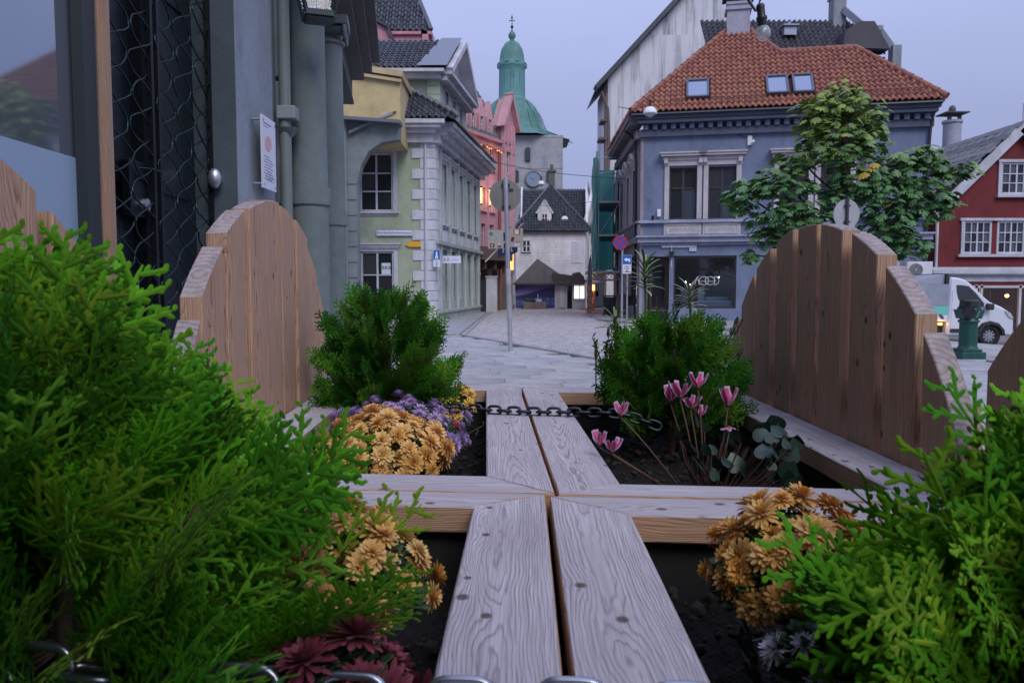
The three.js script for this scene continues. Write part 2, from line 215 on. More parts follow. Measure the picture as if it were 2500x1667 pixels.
  // raised pavement in front of the blue corner building and along the green house
  for (const [nm, pl, lb] of [['footway', [[3.5, 37], [3.5, 31], [5.35, 24.4], [12, 24], [12, 31], [5, 37]], 'footway slabs in front of the blue corner building'], ['footway', [[-1.4, 21], [-1.2, 41], [-3.2, 41], [-5, 21]], 'footway slabs along the pale green house']]) { const f = B().ext(pl, .06, M4(0, -.005, 0, -PI / 2)).build(nm, MT.slab2, scene); tag(f, lb, 'footway', null, 'structure'); }
  // inspection cover on the pavement
  const cv = thing('manhole_cover', 'dark square inspection cover set in the slab paving near planter', 'manhole', [-.95, .016, -9.6], .05); B().rbox(.72, .02, .6, .006).build('plate', mat([.13, .13, .14], .6, { metalness: .3 }), cv); const gr = B(); for (let i = 0; i < 6; i++) gr.box(.6, .006, .035, 0, .0125, -.22 + i * .088); gr.build('ribs', MT.kerb, cv);
}

// ================================================================ dark green-grey building on the left with door, grille and portal columns
{
  const G = thing('portal_building', 'tall grey-green building with grilled door, portal columns and shop window', 'building', [-1.8, 0, 0], PI / 2);
  const wm = plaster([.20, .235, .26]), pm = plaster([.27, .31, .36]), cm = plaster([.165, .205, .205]), dk = mat([.018, .026, .03], .55), jm = plaster([.075, .10, .12]);
  wall(G, rect(-16, .98, 0, 4.2), [], .34, jm, 0, 0, .03, 0, 'added_dark_panelling'); for (const [w, x] of [[2.5, 2.26], [.9, 5.75]]) B().box(w, .68, .06, x, .36, .01).build('plinth', mat([.07, .075, .08], .8, { map: stoneTex }), G);  // added unseen panelling and plinth, dark to cut bounce onto the right panel
  wall(G, rect(-16, 6.1, 0, 15), [rect(1.2, 3.5, .7, 3.6), rect(3.62, 5.31, .3, 4.3)], .34, pm, 0, 0, 0, 0, 'wall');
  // shop window: reflecting pane with a pale film on its lower half
  const gl = B().box(2.28, 2.88, .012, 2.34, 2.15, -.05).build('window_pane', phys([.34, .38, .44], .04, { metalness: .75 }), G);
  B().box(2.28, 1.13, .006, 2.34, 1.275, -.038).build('privacy_film', phys([.30, .40, .52], .35, { clearcoat: .4 }), G);
  B().box(.1, 2.9, .05, 3.45, 2.15, -.012).box(2.2, .08, .05, 2.3, .74, -.012).build('window_frame', dk, G);
  { const t = B().box(4.2, .045, .04).build('wood_trim', mat([.82, .8, .82], .75, { map: woodTanTex, bumpMap: woodBump, bumpScale: .0016 }), G); t.position.set(3.55, 2.1, .022); t.rotation.z = PI / 2; }
  // recessed door with scissor grille
  const dr = B().box(.8, 3.9, .06, 4.02, 2.3, -.31).box(.84, 3.9, .06, 4.88, 2.3, -.31); for (const x of [4.02, 4.88]) for (const y of [1.1, 2.35, 3.5]) dr.box(.56, 1.0, .02, x, y, -.275); dr.build('door', mat([.012, .018, .022], .35), G);
  B().box(.06, 3.9, .08, 4.45, 2.3, -.25).box(1.7, .06, .08, 4.46, 4.24, -.25).build('door_post', MT.iron, G);
  const lk = B().rbox(.2, .3, .05, .008, 4.32, 1.82, -.22).build('lock_case', MT.iron, G); B().cyl(.035, .035, .04, 4.36, 1.74, -.19, 14, PI / 2).build('lock_cylinder', MT.steel, lk); B().tube([[4.3, 1.93, -.19], [4.34, 1.93, -.14], [4.45, 1.93, -.13]], .006, 10).build('handle', MT.iron, lk);
  const wire = (x0, sg, ph) => { const pts = []; for (let i = 0; i <= 60; i++) { const y = .35 + i * .065, t = (y / .34 + ph) % 1, q = t < .5 ? t * 2 : 2 - t * 2; const s = q * q * (3 - 2 * q); pts.push([x0 + sg * (s - .5) * .27, y, -.17 + .012 * Math.sin(i * 1.3)]); } return pts; };
  for (const x0 of [3.76, 4.06, 4.32, 4.6, 4.88, 5.16]) for (const sg of [-1, 1]) B().tube(wire(x0, sg, .2), .0055, 150, 5).build('grille_wire', mat([.03, .05, .055], .3, { metalness: .8 }), G);
  B().box(.03, 3.9, .03, 4.43, 2.3, -.17).box(.03, 3.9, .03, 4.51, 2.3, -.17).box(.025, 3.9, .03, 3.66, 2.3, -.17).box(.025, 3.9, .03, 5.28, 2.3, -.17).build('grille_frame', MT.iron, G);
  B().box(.012, 4.0, .33, 5.303, 2.3, -.17).build('door_jamb', jm, G);
  const kb = B().cyl(.035, .035, .05, 5.275, 2.0, -.13, 16, 0, PI / 2).sph(.045, 5.24, 2.0, -.13, [.9, 1.5, 1]).build('door_stop', MT.steel, G);
  B().box(1.7, .3, .5, 4.46, .15, 0).box(1.7, .16, .8, 4.46, .08, .2).build('door_step', MT.kerb, G);
  // second bay, turned a little away, with drainpipe, courses and portal columns
  const a = 8 * D, bay = (s, y, o) => [6.1 + s * Math.cos(a) + o * Math.sin(a), y, -s * Math.sin(a) + o * Math.cos(a)];
  const w2 = wall(G, rect(0, 6.4, 0, 15), [], .3, wm, 6.1, 0, 0, a, 'wall');
  for (let r = 0; r < 15; r++) for (let k = 0; k < 2; k++) { const c = B().rbox(k ? 1.35 : .42, .94, .05, .012).build('wall_course', wm, G); c.position.set(...bay(k ? 1.62 : .38, .47 + r * .97, .02)); c.rotation.y = a; }
  { const c = B(); for (const [r1, r2, y0, y1] of [[.185, .185, .0, .5], [.155, .152, .5, 1.97], [.168, .168, 1.97, 2.09], [.15, .135, 2.09, 3.95]]) c.cyl(r2, r1, y1 - y0, 0, (y0 + y1) / 2, 0, 32); c.add(new THREE.TorusGeometry(.15, .02, 8, 32), M4(0, 1.96, 0, PI / 2)); c.add(new THREE.TorusGeometry(.145, .022, 8, 32), M4(0, 3.85, 0, PI / 2)); const g = c.geo();
    for (const [s, y] of [[.36, 0], [2.5, 0]]) { const m = mesh('column', g, cm, G); m.position.set(...bay(s, y, .22)); const cp = B(); cp.rbox(.42, .09, .42, .01, 0, 4.05, 0).cyl(.16, .14, .12, 0, 3.95, 0, 24); for (const q of [-1, 1]) for (const e of [-1, 1]) { cp.add(new THREE.TorusGeometry(.055, .022, 8, 20), M4(q * .15, 3.95, e * .17)); cp.add(new THREE.TorusGeometry(.022, .014, 6, 14), M4(q * .15, 3.95, e * .18)); cp.cyl(.05, .05, .3, q * .15, 3.95, 0, 16, PI / 2); } const k = cp.build('capital', cm, m); k.rotation.y = a; } }
  const en = B().box(6.3, .3, .3, 3.15, 4.27, .1).box(6.3, .1, .5, 3.15, 4.48, .18).box(6.3, .14, .62, 3.15, 4.62, .24).box(6.3, .08, .74, 3.15, 4.74, .3).box(6.3, .05, .34, 3.15, 4.09, .1).build('entablature', mat([.10, .10, .10], .8, { map: grimeTex }), G); en.position.set(6.1, 0, 0); en.rotation.y = a;
  B().tube([bay(.1, 0, .08), bay(.1, 2.4, .08), bay(.1, 2.7, .08), bay(.1, 15, .08)], .045, 20, 12).build('downpipe', mat([.14, .17, .16], .6), G);
  B().rbox(.14, .1, .14, .01, ...bay(.1, 2.62, .1)).add(new THREE.ConeGeometry(.1, .1, 4), M4(...bay(.1, 2.46, .1), PI, PI / 4)).build('pipe_collar', mat([.22, .25, .26], .6), G);
  B().tube([bay(3.4, 0, .08), bay(3.4, 4, .08)], .05, 4, 10).build('downpipe', cm, G);
  // unseen, added awning over the near planters, put in to shade them from behind
  { const aw = thing('shade_awning', 'dark canvas awning added unseen overhead to shade the near planters', 'shade_awning', [-1.8, 3.0, 0], PI / 2), cl = mat([.10, .12, .125], .95); const c = B().box(6.4, .012, 2.7).build('canvas', cl, aw); c.position.set(-3.9, -.12, 1.33); c.rotation.x = .09; B().box(6.4, .2, .012, -3.9, -.34, 2.67).build('valance', cl, aw); for (const x of [-6.6, -1.1]) B().rod([x, -.06, .02], [x, -.28, 2.6], .025).build('arm', MT.galv, aw); }
  // notice on stand-off pegs
  const pt = canvasTex(256, 512, (c, w, h) => { c.fillStyle = '#cfd2e2'; c.fillRect(0, 0, w, h); c.fillStyle = '#7e8199'; c.fillRect(24, 44, 150, 12); c.fillRect(24, 68, 96, 8); c.fillStyle = '#c9a3a2'; c.beginPath(); c.ellipse(110, 190, 70, 55, -.5, 0, 7); c.fill(); c.fillStyle = '#6f7387'; for (let i = 0; i < 9; i++) c.fillRect(24 + (i % 2) * 14, 280 + i * 20, 110 + (i * 37) % 90, 7); c.strokeStyle = '#4d5163'; c.lineWidth = 4; for (let i = 0; i < 5; i++) { c.beginPath(); c.arc(90 + i * 25, 430 - (i % 2) * 18, 26, 0, 5); c.stroke(); } });
  const np = thing('notice_plate', 'small pale notice plate on pegs beside the dark grilled door', 'notice', [-1.8, 2.235, -5.73], PI / 2); sheet('plate', .31, .5, .012, pt, np, 0, 0, .075); for (const x of [-.13, .13]) for (const y of [-.22, .22]) B().cyl(.009, .009, .08, x, y, .045, 8, PI / 2).build('peg', MT.steel, np);
  // lantern hanging by the portal
  const ln = thing('wall_lantern', 'dark green glazed lantern hanging beside the portal column', 'lantern', [-1.43, 3.26, -6.05], .35);
  const fr = B(), q = [[-1, -1], [1, -1], [1, 1], [-1, 1]]; for (let i = 0; i < 4; i++) { const [x, z] = q[i], [X, Z] = q[(i + 1) % 4]; fr.bar([x * .1, .03, z * .1], [x * .185, .5, z * .185], .022, .022).bar([x * .1, .03, z * .1], [X * .1, .03, Z * .1], .03, .04).bar([x * .185, .5, z * .185], [X * .185, .5, Z * .185], .03, .03); } fr.box(.19, .03, .19, 0, .01, 0); fr.build('frame', mat([.012, .03, .03], .4), ln);
  for (let i = 0; i < 4; i++) { const [x, z] = q[i], [X, Z] = q[(i + 1) % 4]; B().quad([x * .098, .05, z * .098], [X * .098, .05, Z * .098], [X * .18, .48, Z * .18], [x * .18, .48, z * .18]).build('pane', MT.pane, ln); }
  for (let i = 0; i < 9; i++) B().sph(rr(.018, .03), rr(-.07, .07), .065 + rr(0, .012), rr(-.07, .07), [1, rr(.8, 1.3), 1], 7).build('white_pebble', mat([.7, .72, .76], .6), ln);
  B().lathe([[.01, .16], [.22, .0], [.02, .0]], 0, .52, 0, 4).build('roof', mat([.012, .03, .03], .4), ln); B().tube([[-.05, .7, 0], [-.15, .8, -.05], [-.3, .72, -.15], [-.42, .6, -.25]], .012, 14, 6).build('bracket', MT.iron, ln);
}

// ================================================================ pale green house with white quoins
const gm2 = [MT.glassRoomDark, phys([.03, .032, .04], .08), phys([.05, .05, .05], .1)];  // opaque panes, room darkness carried by their colour
{
  const G = thing('green_house', 'pale green rendered corner house with white quoins and dark tiled roof', 'house', [-2.88, 0, -30]);
  const gw = plaster([.40, .46, .33]), gs = plaster([.44, .49, .47]), wt = plaster([.60, .60, .66]);
  wall(G, rect(-5.2, 0, 0, 7), [rect(-2.79, -1.55, 4.1, 6.25), rect(-2.79, -1.55, .55, 2.62)], .35, gw);
  win(G, -2.17, 4.1, -.06, 1.24, 2.15, { sur: .15, head: 1, sill: 1, sm: wt, fm: wt, gm: gm2, rec: .04 });
  win(G, -2.17, .55, -.06, 1.24, 2.07, { sur: .15, head: 1, sill: 1, sm: wt, fm: wt, gm: gm2, rec: .04, rowAt: [.58] });
  
  const sheetB = canvasTex(128, 160, (c, w, h) => { c.fillStyle = '#c9d3d8'; c.fillRect(0, 0, w, h); c.fillStyle = '#23303a'; c.font = 'bold 62px serif'; c.fillText('BKB', 2, 90); }); sheet('window_notice', .34, .42, .01, sheetB, G, -1.85, 1.98, -.09);
  // quoins, front and side
  const a = 82.8 * D, sd = (s, y, o) => [s * Math.cos(a) + o * Math.sin(a), y, -s * Math.sin(a) + o * Math.cos(a)];
  for (let i = 0; i < 18; i++) { const L = i % 2 ? .55 : .86, y = .2 + i * .377; let q = B().rbox(L, .36, .06, .008).build('quoin_block', wt, G); q.position.set(-L / 2 + .02, y, .012); q = B().rbox(i % 2 ? .62 : .45, .36, .06, .008).build('quoin_block', wt, G); q.position.set(...sd((i % 2 ? .62 : .45) / 2 + .03, y, .012)); q.rotation.y = a; }
  B().tube([[-.38, 7.3, .3], [-.4, 7.1, .3], [-.33, 6.8, .1], [-.33, 6, .09], [-.33, .1, .09]], .05, 40, 8).build('downpipe', wt, G);
  // side along the street
  const ws = wall(G, rect(0, 10.2, 0, 7), [0, 1, 2, 3, 4].flatMap(i => [rect(1.25 + i * 1.75, 2.15 + i * 1.75, 3.75, 6.1), rect(1.25 + i * 1.75, 2.15 + i * 1.75, .75, 2.75)]), .3, gs, 0, 0, 0, a);
  for (let i = 0; i < 5; i++) { const s = 1.7 + i * 1.75; win(G, ...sd(s, 3.75, -.05), .9, 2.35, { ry: a, sur: .13, head: 1, sill: 1, sm: wt, fm: wt, gm: gm2, rowAt: [.66] }); win(G, ...sd(s, .75, -.05), .9, 2.0, { ry: a, sur: .1, sm: gs, fm: gs, gm: i > 2 ? gm2 : MT.glassPale, rows: 2 }); const p = B().box(.95, .6, .05, 0, 0, 0).box(.75, .42, .05, 0, 0, .02).build('apron_panel', wt, G); p.position.set(...sd(s, 3.2, .02)); p.rotation.y = a; }
  for (let i = 0; i < 6; i++) { const p = B().box(.2, 6.5, .1).build('pilaster_strip', gs, G); p.position.set(...sd(.82 + i * 1.75, 3.4, .05)); p.rotation.y = a; }
  { const c = B().box(10.3, .14, .14, 5.15, 2.98, .08).box(10.3, .3, .12, 5.15, .15, .06).box(10.3, .1, .2, 5.15, .34, .08).build('string_course', gs, G); c.rotation.y = a; }
  { const c = B(); c.box(10.6, .3, .25, 5.2, 6.75, .1).box(10.8, .16, .5, 5.3, 6.98, .2).box(11, .12, .75, 5.35, 7.12, .3).box(11, .14, .85, 5.35, 7.26, .35); for (let i = 0; i < 26; i++) c.box(.14, .14, .3, .3 + i * .4, 6.88, .3); const m = c.build('cornice', wt, G); m.rotation.y = a; }
  B().box(5.2, .3, .25, -2.62, 6.75, .1).box(5.2, .16, .5, -2.5, 6.99, .2).box(5.2, .12, .75, -2.3, 7.13, .3).box(5.3, .15, .86, -2.2, 7.27, .35).build('cornice', wt, G);
  // lower roof skirt, front and along the street
  tiled(G, [-5, 7.36, .75], [1, 0, 0], [0, .62, -.78], [[0, 0], [5.75, 0], [3.6, 2.35], [0, 2.35]], .22, .3, tileDark, 40);
  { const t = B().bar([.85, 7.45, .7], [-1.3, 8.85, -1.1], .2, .12).build('hip_ridge', tileDark[1], G); for (let i = 0; i < 9; i++) { const k = i / 9, c = B().cyl(.11, .13, .3, 0, 0, 0, 10).build('ridge_tile', tileDark[i % 3], G); c.position.set(.8 - 2.1 * k, 7.55 + 1.4 * k, .66 - 1.76 * k); c.rotation.set(-.5, .5, .95); } }
  B().quad([-5, 7.34, .74], [.8, 7.34, .74], [-1.3, 8.8, -1.15], [-5, 8.8, -1.15]).quad([.8, 7.34, .74], sd(10.5, 7.34, .75), sd(10.5, 8.8, -1), sd(1.6, 8.8, -1)).build('roof_deck', tileDark[2], G);
  tiled(G, sd(.2, 7.36, .75), sd(1, 0, 0), [-.72, .69, -.1], [[0, 0], [10.2, 0], [10.2, 1.6], [1.2, 1.6]], .22, .3, tileDark, 20);
  // upper storey with street gable
  const ub = (s, y, o) => { const p = sd(s, y, o); return [p[0] + .13 - .05, p[1], p[2] - 1.5]; };
  wall(G, rect(-4.6, 0, 7, 9.4), [], .3, gw, .1, 0, -1.5);
  for (let i = 0; i < 7; i++) { const q = B().rbox(.5, .3, .08, .008).build('corner_block', gw, G); q.position.set(-.16, 7.3 + i * .315, -1.47); }
  const gp = wall(G, [[0, 6.5], [5.6, 6.5], [5.6, 9.4], [2.8, 11.15], [0, 9.4]], [rect(.9, 1.6, 7.3, 9.1), rect(2.4, 3.1, 7.3, 9.1), rect(3.9, 4.6, 7.3, 9.1)], .3, gs, ...ub(0, 0, 0), a);
  for (const s of [1.25, 2.75, 4.25]) win(G, ...ub(s, 7.3, -.03), .7, 1.8, { ry: a, sur: .08, sm: gs, fm: wt, gm: gm2 });
  const pc = B(); pc.box(5.9, .25, .35, 2.8, 9.35, .15).box(6, .12, .55, 2.8, 9.5, .25); for (const q of [-1, 1]) { const L = 3.5, m = B().box(L, .22, .6, 0, 0, .27); pc.add(m.geo(), M4(2.8 + q * 1.5, 10.5, 0, 0, 0, -q * .555)); } const pm = pc.build('pediment', wt, G); pm.position.set(...ub(0, 0, 0)); pm.rotation.y = a;
  B().box(4.9, .2, .3, -2.3, 9.35, -1.3).box(5, .12, .6, -2.2, 9.5, -1.15).build('cornice', wt, G);
  tiled(G, [-4.9, 9.56, -.9], [1, 0, 0], [0, .53, -.85], [[0, 0], [4.2, 0], [4.9, 3.7], [0, 3.7]], .22, .3, tileDark, 60);
  B().quad([-5, 9.53, -.88], [.35, 9.53, -.88], [.75, 11.4, -4.0], [-5, 11.4, -4.0]).build('roof_deck', tileDark[2], G);
  B().tris([[-.75, 9.66, -.85], [.42, 9.66, -.82], [.8, 11.62, -4.0], [-.75, 9.66, -.85], [.8, 11.62, -4.0], [-.05, 11.62, -4.0]]).build('lead_flashing', mat([.17, .18, .22], .35, { metalness: .4 }), G);
  // things on its walls
  const nm = (name, txt, x, y, z, w, h, label, px = 512, ry = 0, font = 44) => { const t = canvasTex(px, Math.round(px * h / w), (c, W, Hh) => { c.fillStyle = '#d6d9ea'; c.fillRect(0, 0, W, Hh); c.strokeStyle = '#5a5f7c'; c.lineWidth = 4; c.strokeRect(3, 3, W - 6, Hh - 6); c.fillStyle = '#2d3552'; c.font = 'bold ' + font + 'px serif'; c.textBaseline = 'middle'; c.fillText(txt, 14, Hh / 2, W - 28); }); return tag(sheet(name, w, h, .02, t, scene, x, y, z, ry), label, 'street sign'); };
  nm('street_name_sign', 'Øvre Korskirkeallmenningen', -4.38, 3.3, -29.93, 1.35, .22, 'long white street name sign on the pale green wall above the window');
  const oa = B().ext([[0, .0], [.14, .1], [.58, .1], [.58, -.1], [.14, -.1]], .03); tag(single('direction_sign', oa, mat([.75, .36, .02], .5), 'small orange arrow sign on the green wall by the quoins', 'sign', [-3.98, 2.88, -29.95]));
  const hs = thing('hanging_sign', 'white hanging shop sign on scrolled iron bracket along the green house', 'shop sign', [-2.95, 2.4, -31.1]);
  const st = canvasTex(512, 170, (c, w, h) => { c.fillStyle = '#d5dae8'; c.fillRect(0, 0, w, h); c.fillStyle = '#333d4c'; c.font = '110px serif'; c.fillText('BKB', 24, 122); c.fillStyle = '#a2a9b8'; c.fillRect(290, 58, 120, 10); c.fillRect(290, 84, 180, 10); c.fillRect(290, 110, 150, 10); }); sheet('board', .84, .28, .03, st, hs, .55, -.05, 0); B().bar([.05, .2, 0], [1.0, .2, 0], .02, .02).bar([.25, .2, 0], [.25, .1, 0], .01, .01).bar([.85, .2, 0], [.85, .1, 0], .01, .01).add(new THREE.TorusGeometry(.07, .012, 6, 16), M4(.12, .28, 0)).add(new THREE.TorusGeometry(.04, .01, 6, 14), M4(.22, .25, 0)).build('bracket', MT.iron, hs);
  const ps = thing('footway_sign', 'blue and white pedestrian sign on the quoined corner', 'road sign', [-2.8, 2.35, -29.8]); const bt = canvasTex(128, 300, (c, w, h) => { c.fillStyle = '#d4d8e6'; c.fillRect(0, 0, w, h); c.fillStyle = '#1b62ad'; c.fillRect(4, 4, w - 8, 170); c.fillStyle = '#fff'; c.beginPath(); c.arc(64, 46, 14, 0, 7); c.fill(); c.fillRect(52, 62, 24, 50); c.fillRect(40, 112, 18, 46); c.fillRect(70, 112, 18, 46); c.fillStyle = '#3c4a66'; c.fillRect(46, 196, 36, 8); c.fillRect(40, 220, 48, 8); c.fillRect(56, 240, 16, 40); }); sheet('plate', .26, .62, .015, bt, ps, 0, 0, 0); B().rod([.0, .4, -.03], [0, -.9, -.03], .02).build('post', MT.galv, ps);
}
// grey neighbour with its arched corner, in front of the green house, and the yellow block above
{
  const m = plaster([.22, .26, .26]); const G = thing('grey_neighbour', 'grey rendered wall with a curved corner arch left of the green house', 'building', [0, 0, -26]);
  const pl = [[-8, 0], [-5.02, 0], [-5.0, 4.6], [-4.86, 5.2], [-4.6, 5.65], [-4.2, 5.92], [-3.62, 6.02], [-3.62, 6.48], [-8, 6.75]]; wall(G, pl, [], .5, m); B().bar([-8, 6.82, .05], [-3.55, 6.5, .05], .75, .1).build('parapet_cap', mat([.13, .14, .16], .6), G); B().tube([[-5.2, 6.2, .12], [-4.6, 6.5, .1], [-3.9, 6.9, -.4]], .06, 12).build('roof_pipe', m, G); for (let i = 0; i < 9; i++) B().box(.3, .02, .03, -5.16, .6 + i * .5, .005).build('wall_joint', mat([.1, .12, .12]), G);
  B().tube([[-5.36, 0, .12], [-5.36, 6.6, .12]], .07, 4).build('downpipe', m, G);
  const Y = thing('yellow_block', 'pale yellow rendered roof block behind the portal building', 'building', [0, 0, -28]); wall(Y, [[-7, 6.3], [-3.85, 6.3], [-3.85, 8.45], [-7, 8.95]], [], 2.5, plaster([.62, .49, .25])); B().bar([-7, 9.03, -1.2], [-3.75, 8.55, -1.2], 2.8, .2).bar([-7, 8.83, .08], [-3.8, 8.33, .08], .14, .1).build('coping', plaster([.60, .47, .27]), Y); B().tube([[-5.1, 6.9, .06], [-4.4, 7.2, .06], [-4.0, 7.35, .05]], .05, 8).build('conduit', plaster([.55, .45, .26]), Y);
  const C = thing('white_chimney', 'small white chimney with dark cap and ball by the pink gable', 'chimney', [-6.5, 8.2, -31.5]); B().box(.62, 2.6, .6, 0, 1.3, 0).build('stack', MT.trim, C); B().box(.78, .1, .76, 0, 2.64, 0).build('cap', mat([.08, .07, .08]), C); B().sph(.2, 0, 2.88, 0).build('ball', mat([.06, .05, .06]), C);
}
// big pink building behind, and its slate roof
{
  const pk = plaster([.66, .31, .36]), G = thing('pink_block', 'tall pink building with grey slate hip roof behind the yellow block', 'building', [0, 0, -39]);
  wall(G, [[-13, 0], [-5.7, 0], [-5.7, 12.9], [-6.0, 13.6], [-7.9, 14.6], [-13, 17.3]], [], .5, pk); B().bar([-13, 17.4, -.1], [-5.9, 13.65, -.1], .6, .14).bar([-5.93, 13.7, -.1], [-5.55, 12.7, -.1], .6, .12).build('rake_edge', tileDark[2], G);
  wall(G, rect(-6.4, -4.35, 0, 13.4), [], 6, pk, 0, 0, -1.5); const c = B(); c.box(2.1, .3, .3, -5.3, 13.5, -1.3).box(2.2, .14, .5, -5.25, 13.7, -1.25).box(.3, .3, 8, -4.25, 13.5, -5).box(.5, .14, 8.2, -4.2, 13.7, -5.1); for (let i = 0; i < 14; i++) c.box(.3, .18, .16, -4.1, 13.4, -1.6 - i * .5); c.build('cornice', pk, G);
  const a = 1; tiled(G, [-12, 13.85, -1.2], [1, 0, 0], [0, .84, -.54], [[0, 0], [7.95, 0], [5.6, 7.4], [0, 7.4]], .3, .34, tileDark, 60); B().quad([-12, 13.82, -1.2], [-3.95, 13.82, -1.2], [-6.4, 20, -5.2], [-12, 20, -5.2]).quad([-3.95, 13.82, -1.2], [-3.7, 13.82, -9], [-6.4, 20, -9], [-6.4, 20, -5.2]).build('roof_deck', tileDark[2], G);
  B().bar([-4.0, 13.9, -1.2], [-6.4, 20, -5.2], .22, .16).build('hip_ridge', tileDark[1], G);
}
// lamp builders: the glowing tube is a mesh and carries a light of its size and colour
function glow(P, x, y, z, w, h, I, col = [1, .5, .18], light = true) { I *= 1; const e = B().cyl(w / 2, w / 2, h, x, y, z, 10).build('lamp_glass', mat([.3, .15, .06], .5, { emissive: L3(...col), emissiveIntensity: I }), P); if (light) { const l = new THREE.PointLight(L3(...col), I * .5); l.position.set(x, y, z + w + .12); l.castShadow = true; l.shadow.radius = 6; P.add(l); } return e; }
// pink gabled hotel along the street
{
  const pk = plaster([.62, .31, .36]), pk2 = plaster([.66, .36, .39]), a = 63.4 * D, G = thing('pink_hotel', 'salmon pink gabled building along the street with lit wall lamps', 'building', [-2.6, 0, -40]), sd = (s, y, o) => [s * Math.cos(a) + o * Math.sin(a), y, -s * Math.sin(a) + o * Math.cos(a)];
  const ws = [.55, 1.5, 2.45, 3.4], rows = [[3.3, 1.3], [5.3, 1.2], [7.5, 1.2]], holes = ws.flatMap(s => rows.map(([y, h]) => rect(s - .25, s + .25, y, y + h)));
  wall(G, rect(0, 4.2, 2.9, 8.95), holes, .35, pk, 0, 0, 0, a); wall(G, rect(0, 5.9, 0, 2.9), [rect(.4, 1.4, 0, 2.2), rect(1.9, 2.9, 0, 2.2), rect(3.4, 4.0, 0, 2.2), rect(4.6, 5.4, 0, 2.3)], .4, mat([.30, .22, .19], .85, { map: grimeTex }), 0, 0, 0, a, 'stone_base'); B().quad(sd(0, 0, -1.5), sd(5.9, 0, -1.5), sd(5.9, 3, -1.5), sd(0, 3, -1.5)).quad(sd(0, 2.95, 0), sd(5.9, 2.95, 0), sd(5.9, 2.95, -1.5), sd(0, 2.95, -1.5)).build('arcade_lining', mat([.25, .2, .17], .9), G);
  wall(G, [[4.2, 2.9], [5.9, 2.9], [5.9, 10.0], [5.05, 11.6], [4.2, 10.0]], rows.map(([y, h]) => rect(4.8, 5.3, y, y + h)), .6, pk2, ...sd(0, 0, .16), a, 'gabled_bay'); B().quad(sd(4.2, 2.9, .16), sd(4.2, 10, .16), sd(4.2, 10, -1), sd(4.2, 2.9, -1)).build('bay_return', pk2, G);
  for (const s of ws) for (const [y, h] of rows) win(G, ...sd(s, y, -.06), .5, h, { ry: a, cols: 2, rowAt: [.65], f: .05, m: .035, gm: gm2, sm: pk, sill: 1, fm: MT.trim });
  for (const [y, h] of rows) win(G, ...sd(5.05, y, .12), .5, h, { ry: a, cols: 2, rowAt: [.65], f: .05, m: .035, gm: gm2, fm: MT.trim });
  for (let i = 0; i < 4; i++) { const r = B().box(.09, 1.5, .1).build('bay_rib', pk2, G); r.position.set(...sd(4.45 + i * .4, 9.4, .2)); r.rotation.y = a; }
  { const t = B(); for (const q of [-1, 1]) t.add(B().box(2.2, .16, .5).geo(), M4(5.05 + q * .46, 10.85, .2, 0, 0, -q * 1.08)); const m = t.build('gable_coping', pk2, G); m.rotation.y = a; }
  { const c = B().box(4.2, .3, .25, 2.1, 8.85, .08).box(4.2, .12, .45, 2.1, 9.02, .16); for (let i = 0; i < 14; i++) c.box(.1, .14, .25, .2 + i * .3, 8.68, .12); const m = c.build('cornice', pk, G); m.rotation.y = a; }
  for (const s of [.5, 1.4, 2.3, 3.2]) { wall(G, [[-.3, 9.0], [.3, 9.0], [.3, 10.2], [0, 11.05], [-.3, 10.2]], [rect(-.16, .16, 9.3, 10.1)], .3, pk2, ...sd(s, 0, .02), a, 'dormer_gable'); win(G, ...sd(s, 9.3, 0), .32, .8, { ry: a, cols: 1, rows: 2, f: .04, gm: gm2, fm: MT.trim }); }
  tiled(G, sd(-.2, 9.05, .1), sd(1, 0, 0), [-.55 * Math.sin(a), .83, -.55 * Math.cos(a)], [[0, 0], [5.4, 0], [5.4, 4.2], [0, 4.2]], .22, .3, tileDark, 40); B().quad(sd(0, 9.0, .1), sd(5.2, 9.0, .1), sd(5.2, 12.5, -2.25), sd(0, 12.5, -2.25)).build('roof_deck', tileDark[2], G);
  B().quad(sd(0, 9.3, 0), sd(0, 0, 0), sd(0, 0, -6), sd(0, 9.3, -6)).build('end_wall', pk, G);
  const bl = B(); bl.box(4.1, .16, .9, 2.1, 2.75, .42).box(4.1, .5, .05, 2.1, 3.08, .85); for (let i = 0; i < 4; i++) bl.box(.12, .45, .7, .4 + i * 1.1, 2.45, .32); const bm = bl.build('balcony', mat([.16, .10, .095], .8, { map: grimeTex }), G); bm.rotation.y = a;
  B().tube([sd(4.1, 0, .1), sd(4.1, 8.8, .1)], .05, 2).build('downpipe', mat([.2, .09, .09]), G);
  const lampSpots = [[1.02, 7.85], [1.97, 7.8], [2.92, 7.75], [1.97, 6.0], [2.92, 6.0]];
  lampSpots.forEach(([s, y], i) => { const T = thing('wall_lamp', ['glowing tube wall lamp high on the pink wall, nearest the green house', 'glowing tube wall lamp high on the pink wall, second from the green house', 'glowing tube wall lamp high on the pink wall, third from the green house', 'lower glowing tube lamp on the pink wall just past the green house cornice', 'lower glowing tube lamp on the pink wall beside the round sign'][i], 'wall lamp', [-2.6 + sd(s, y, .14)[0], y, -40 + sd(s, y, .14)[2]], a, 'lit lamps on the pink wall'); glow(T, 0, 0, 0, .1, .8, 2.2, [1, .55, .25], i !== 1); B().cyl(.06, .05, .08, 0, .44, 0, 10).cyl(.05, .03, .1, 0, -.45, 0, 10).box(.04, .04, .12, 0, .3, -.08).build('fitting', MT.iron, T); });
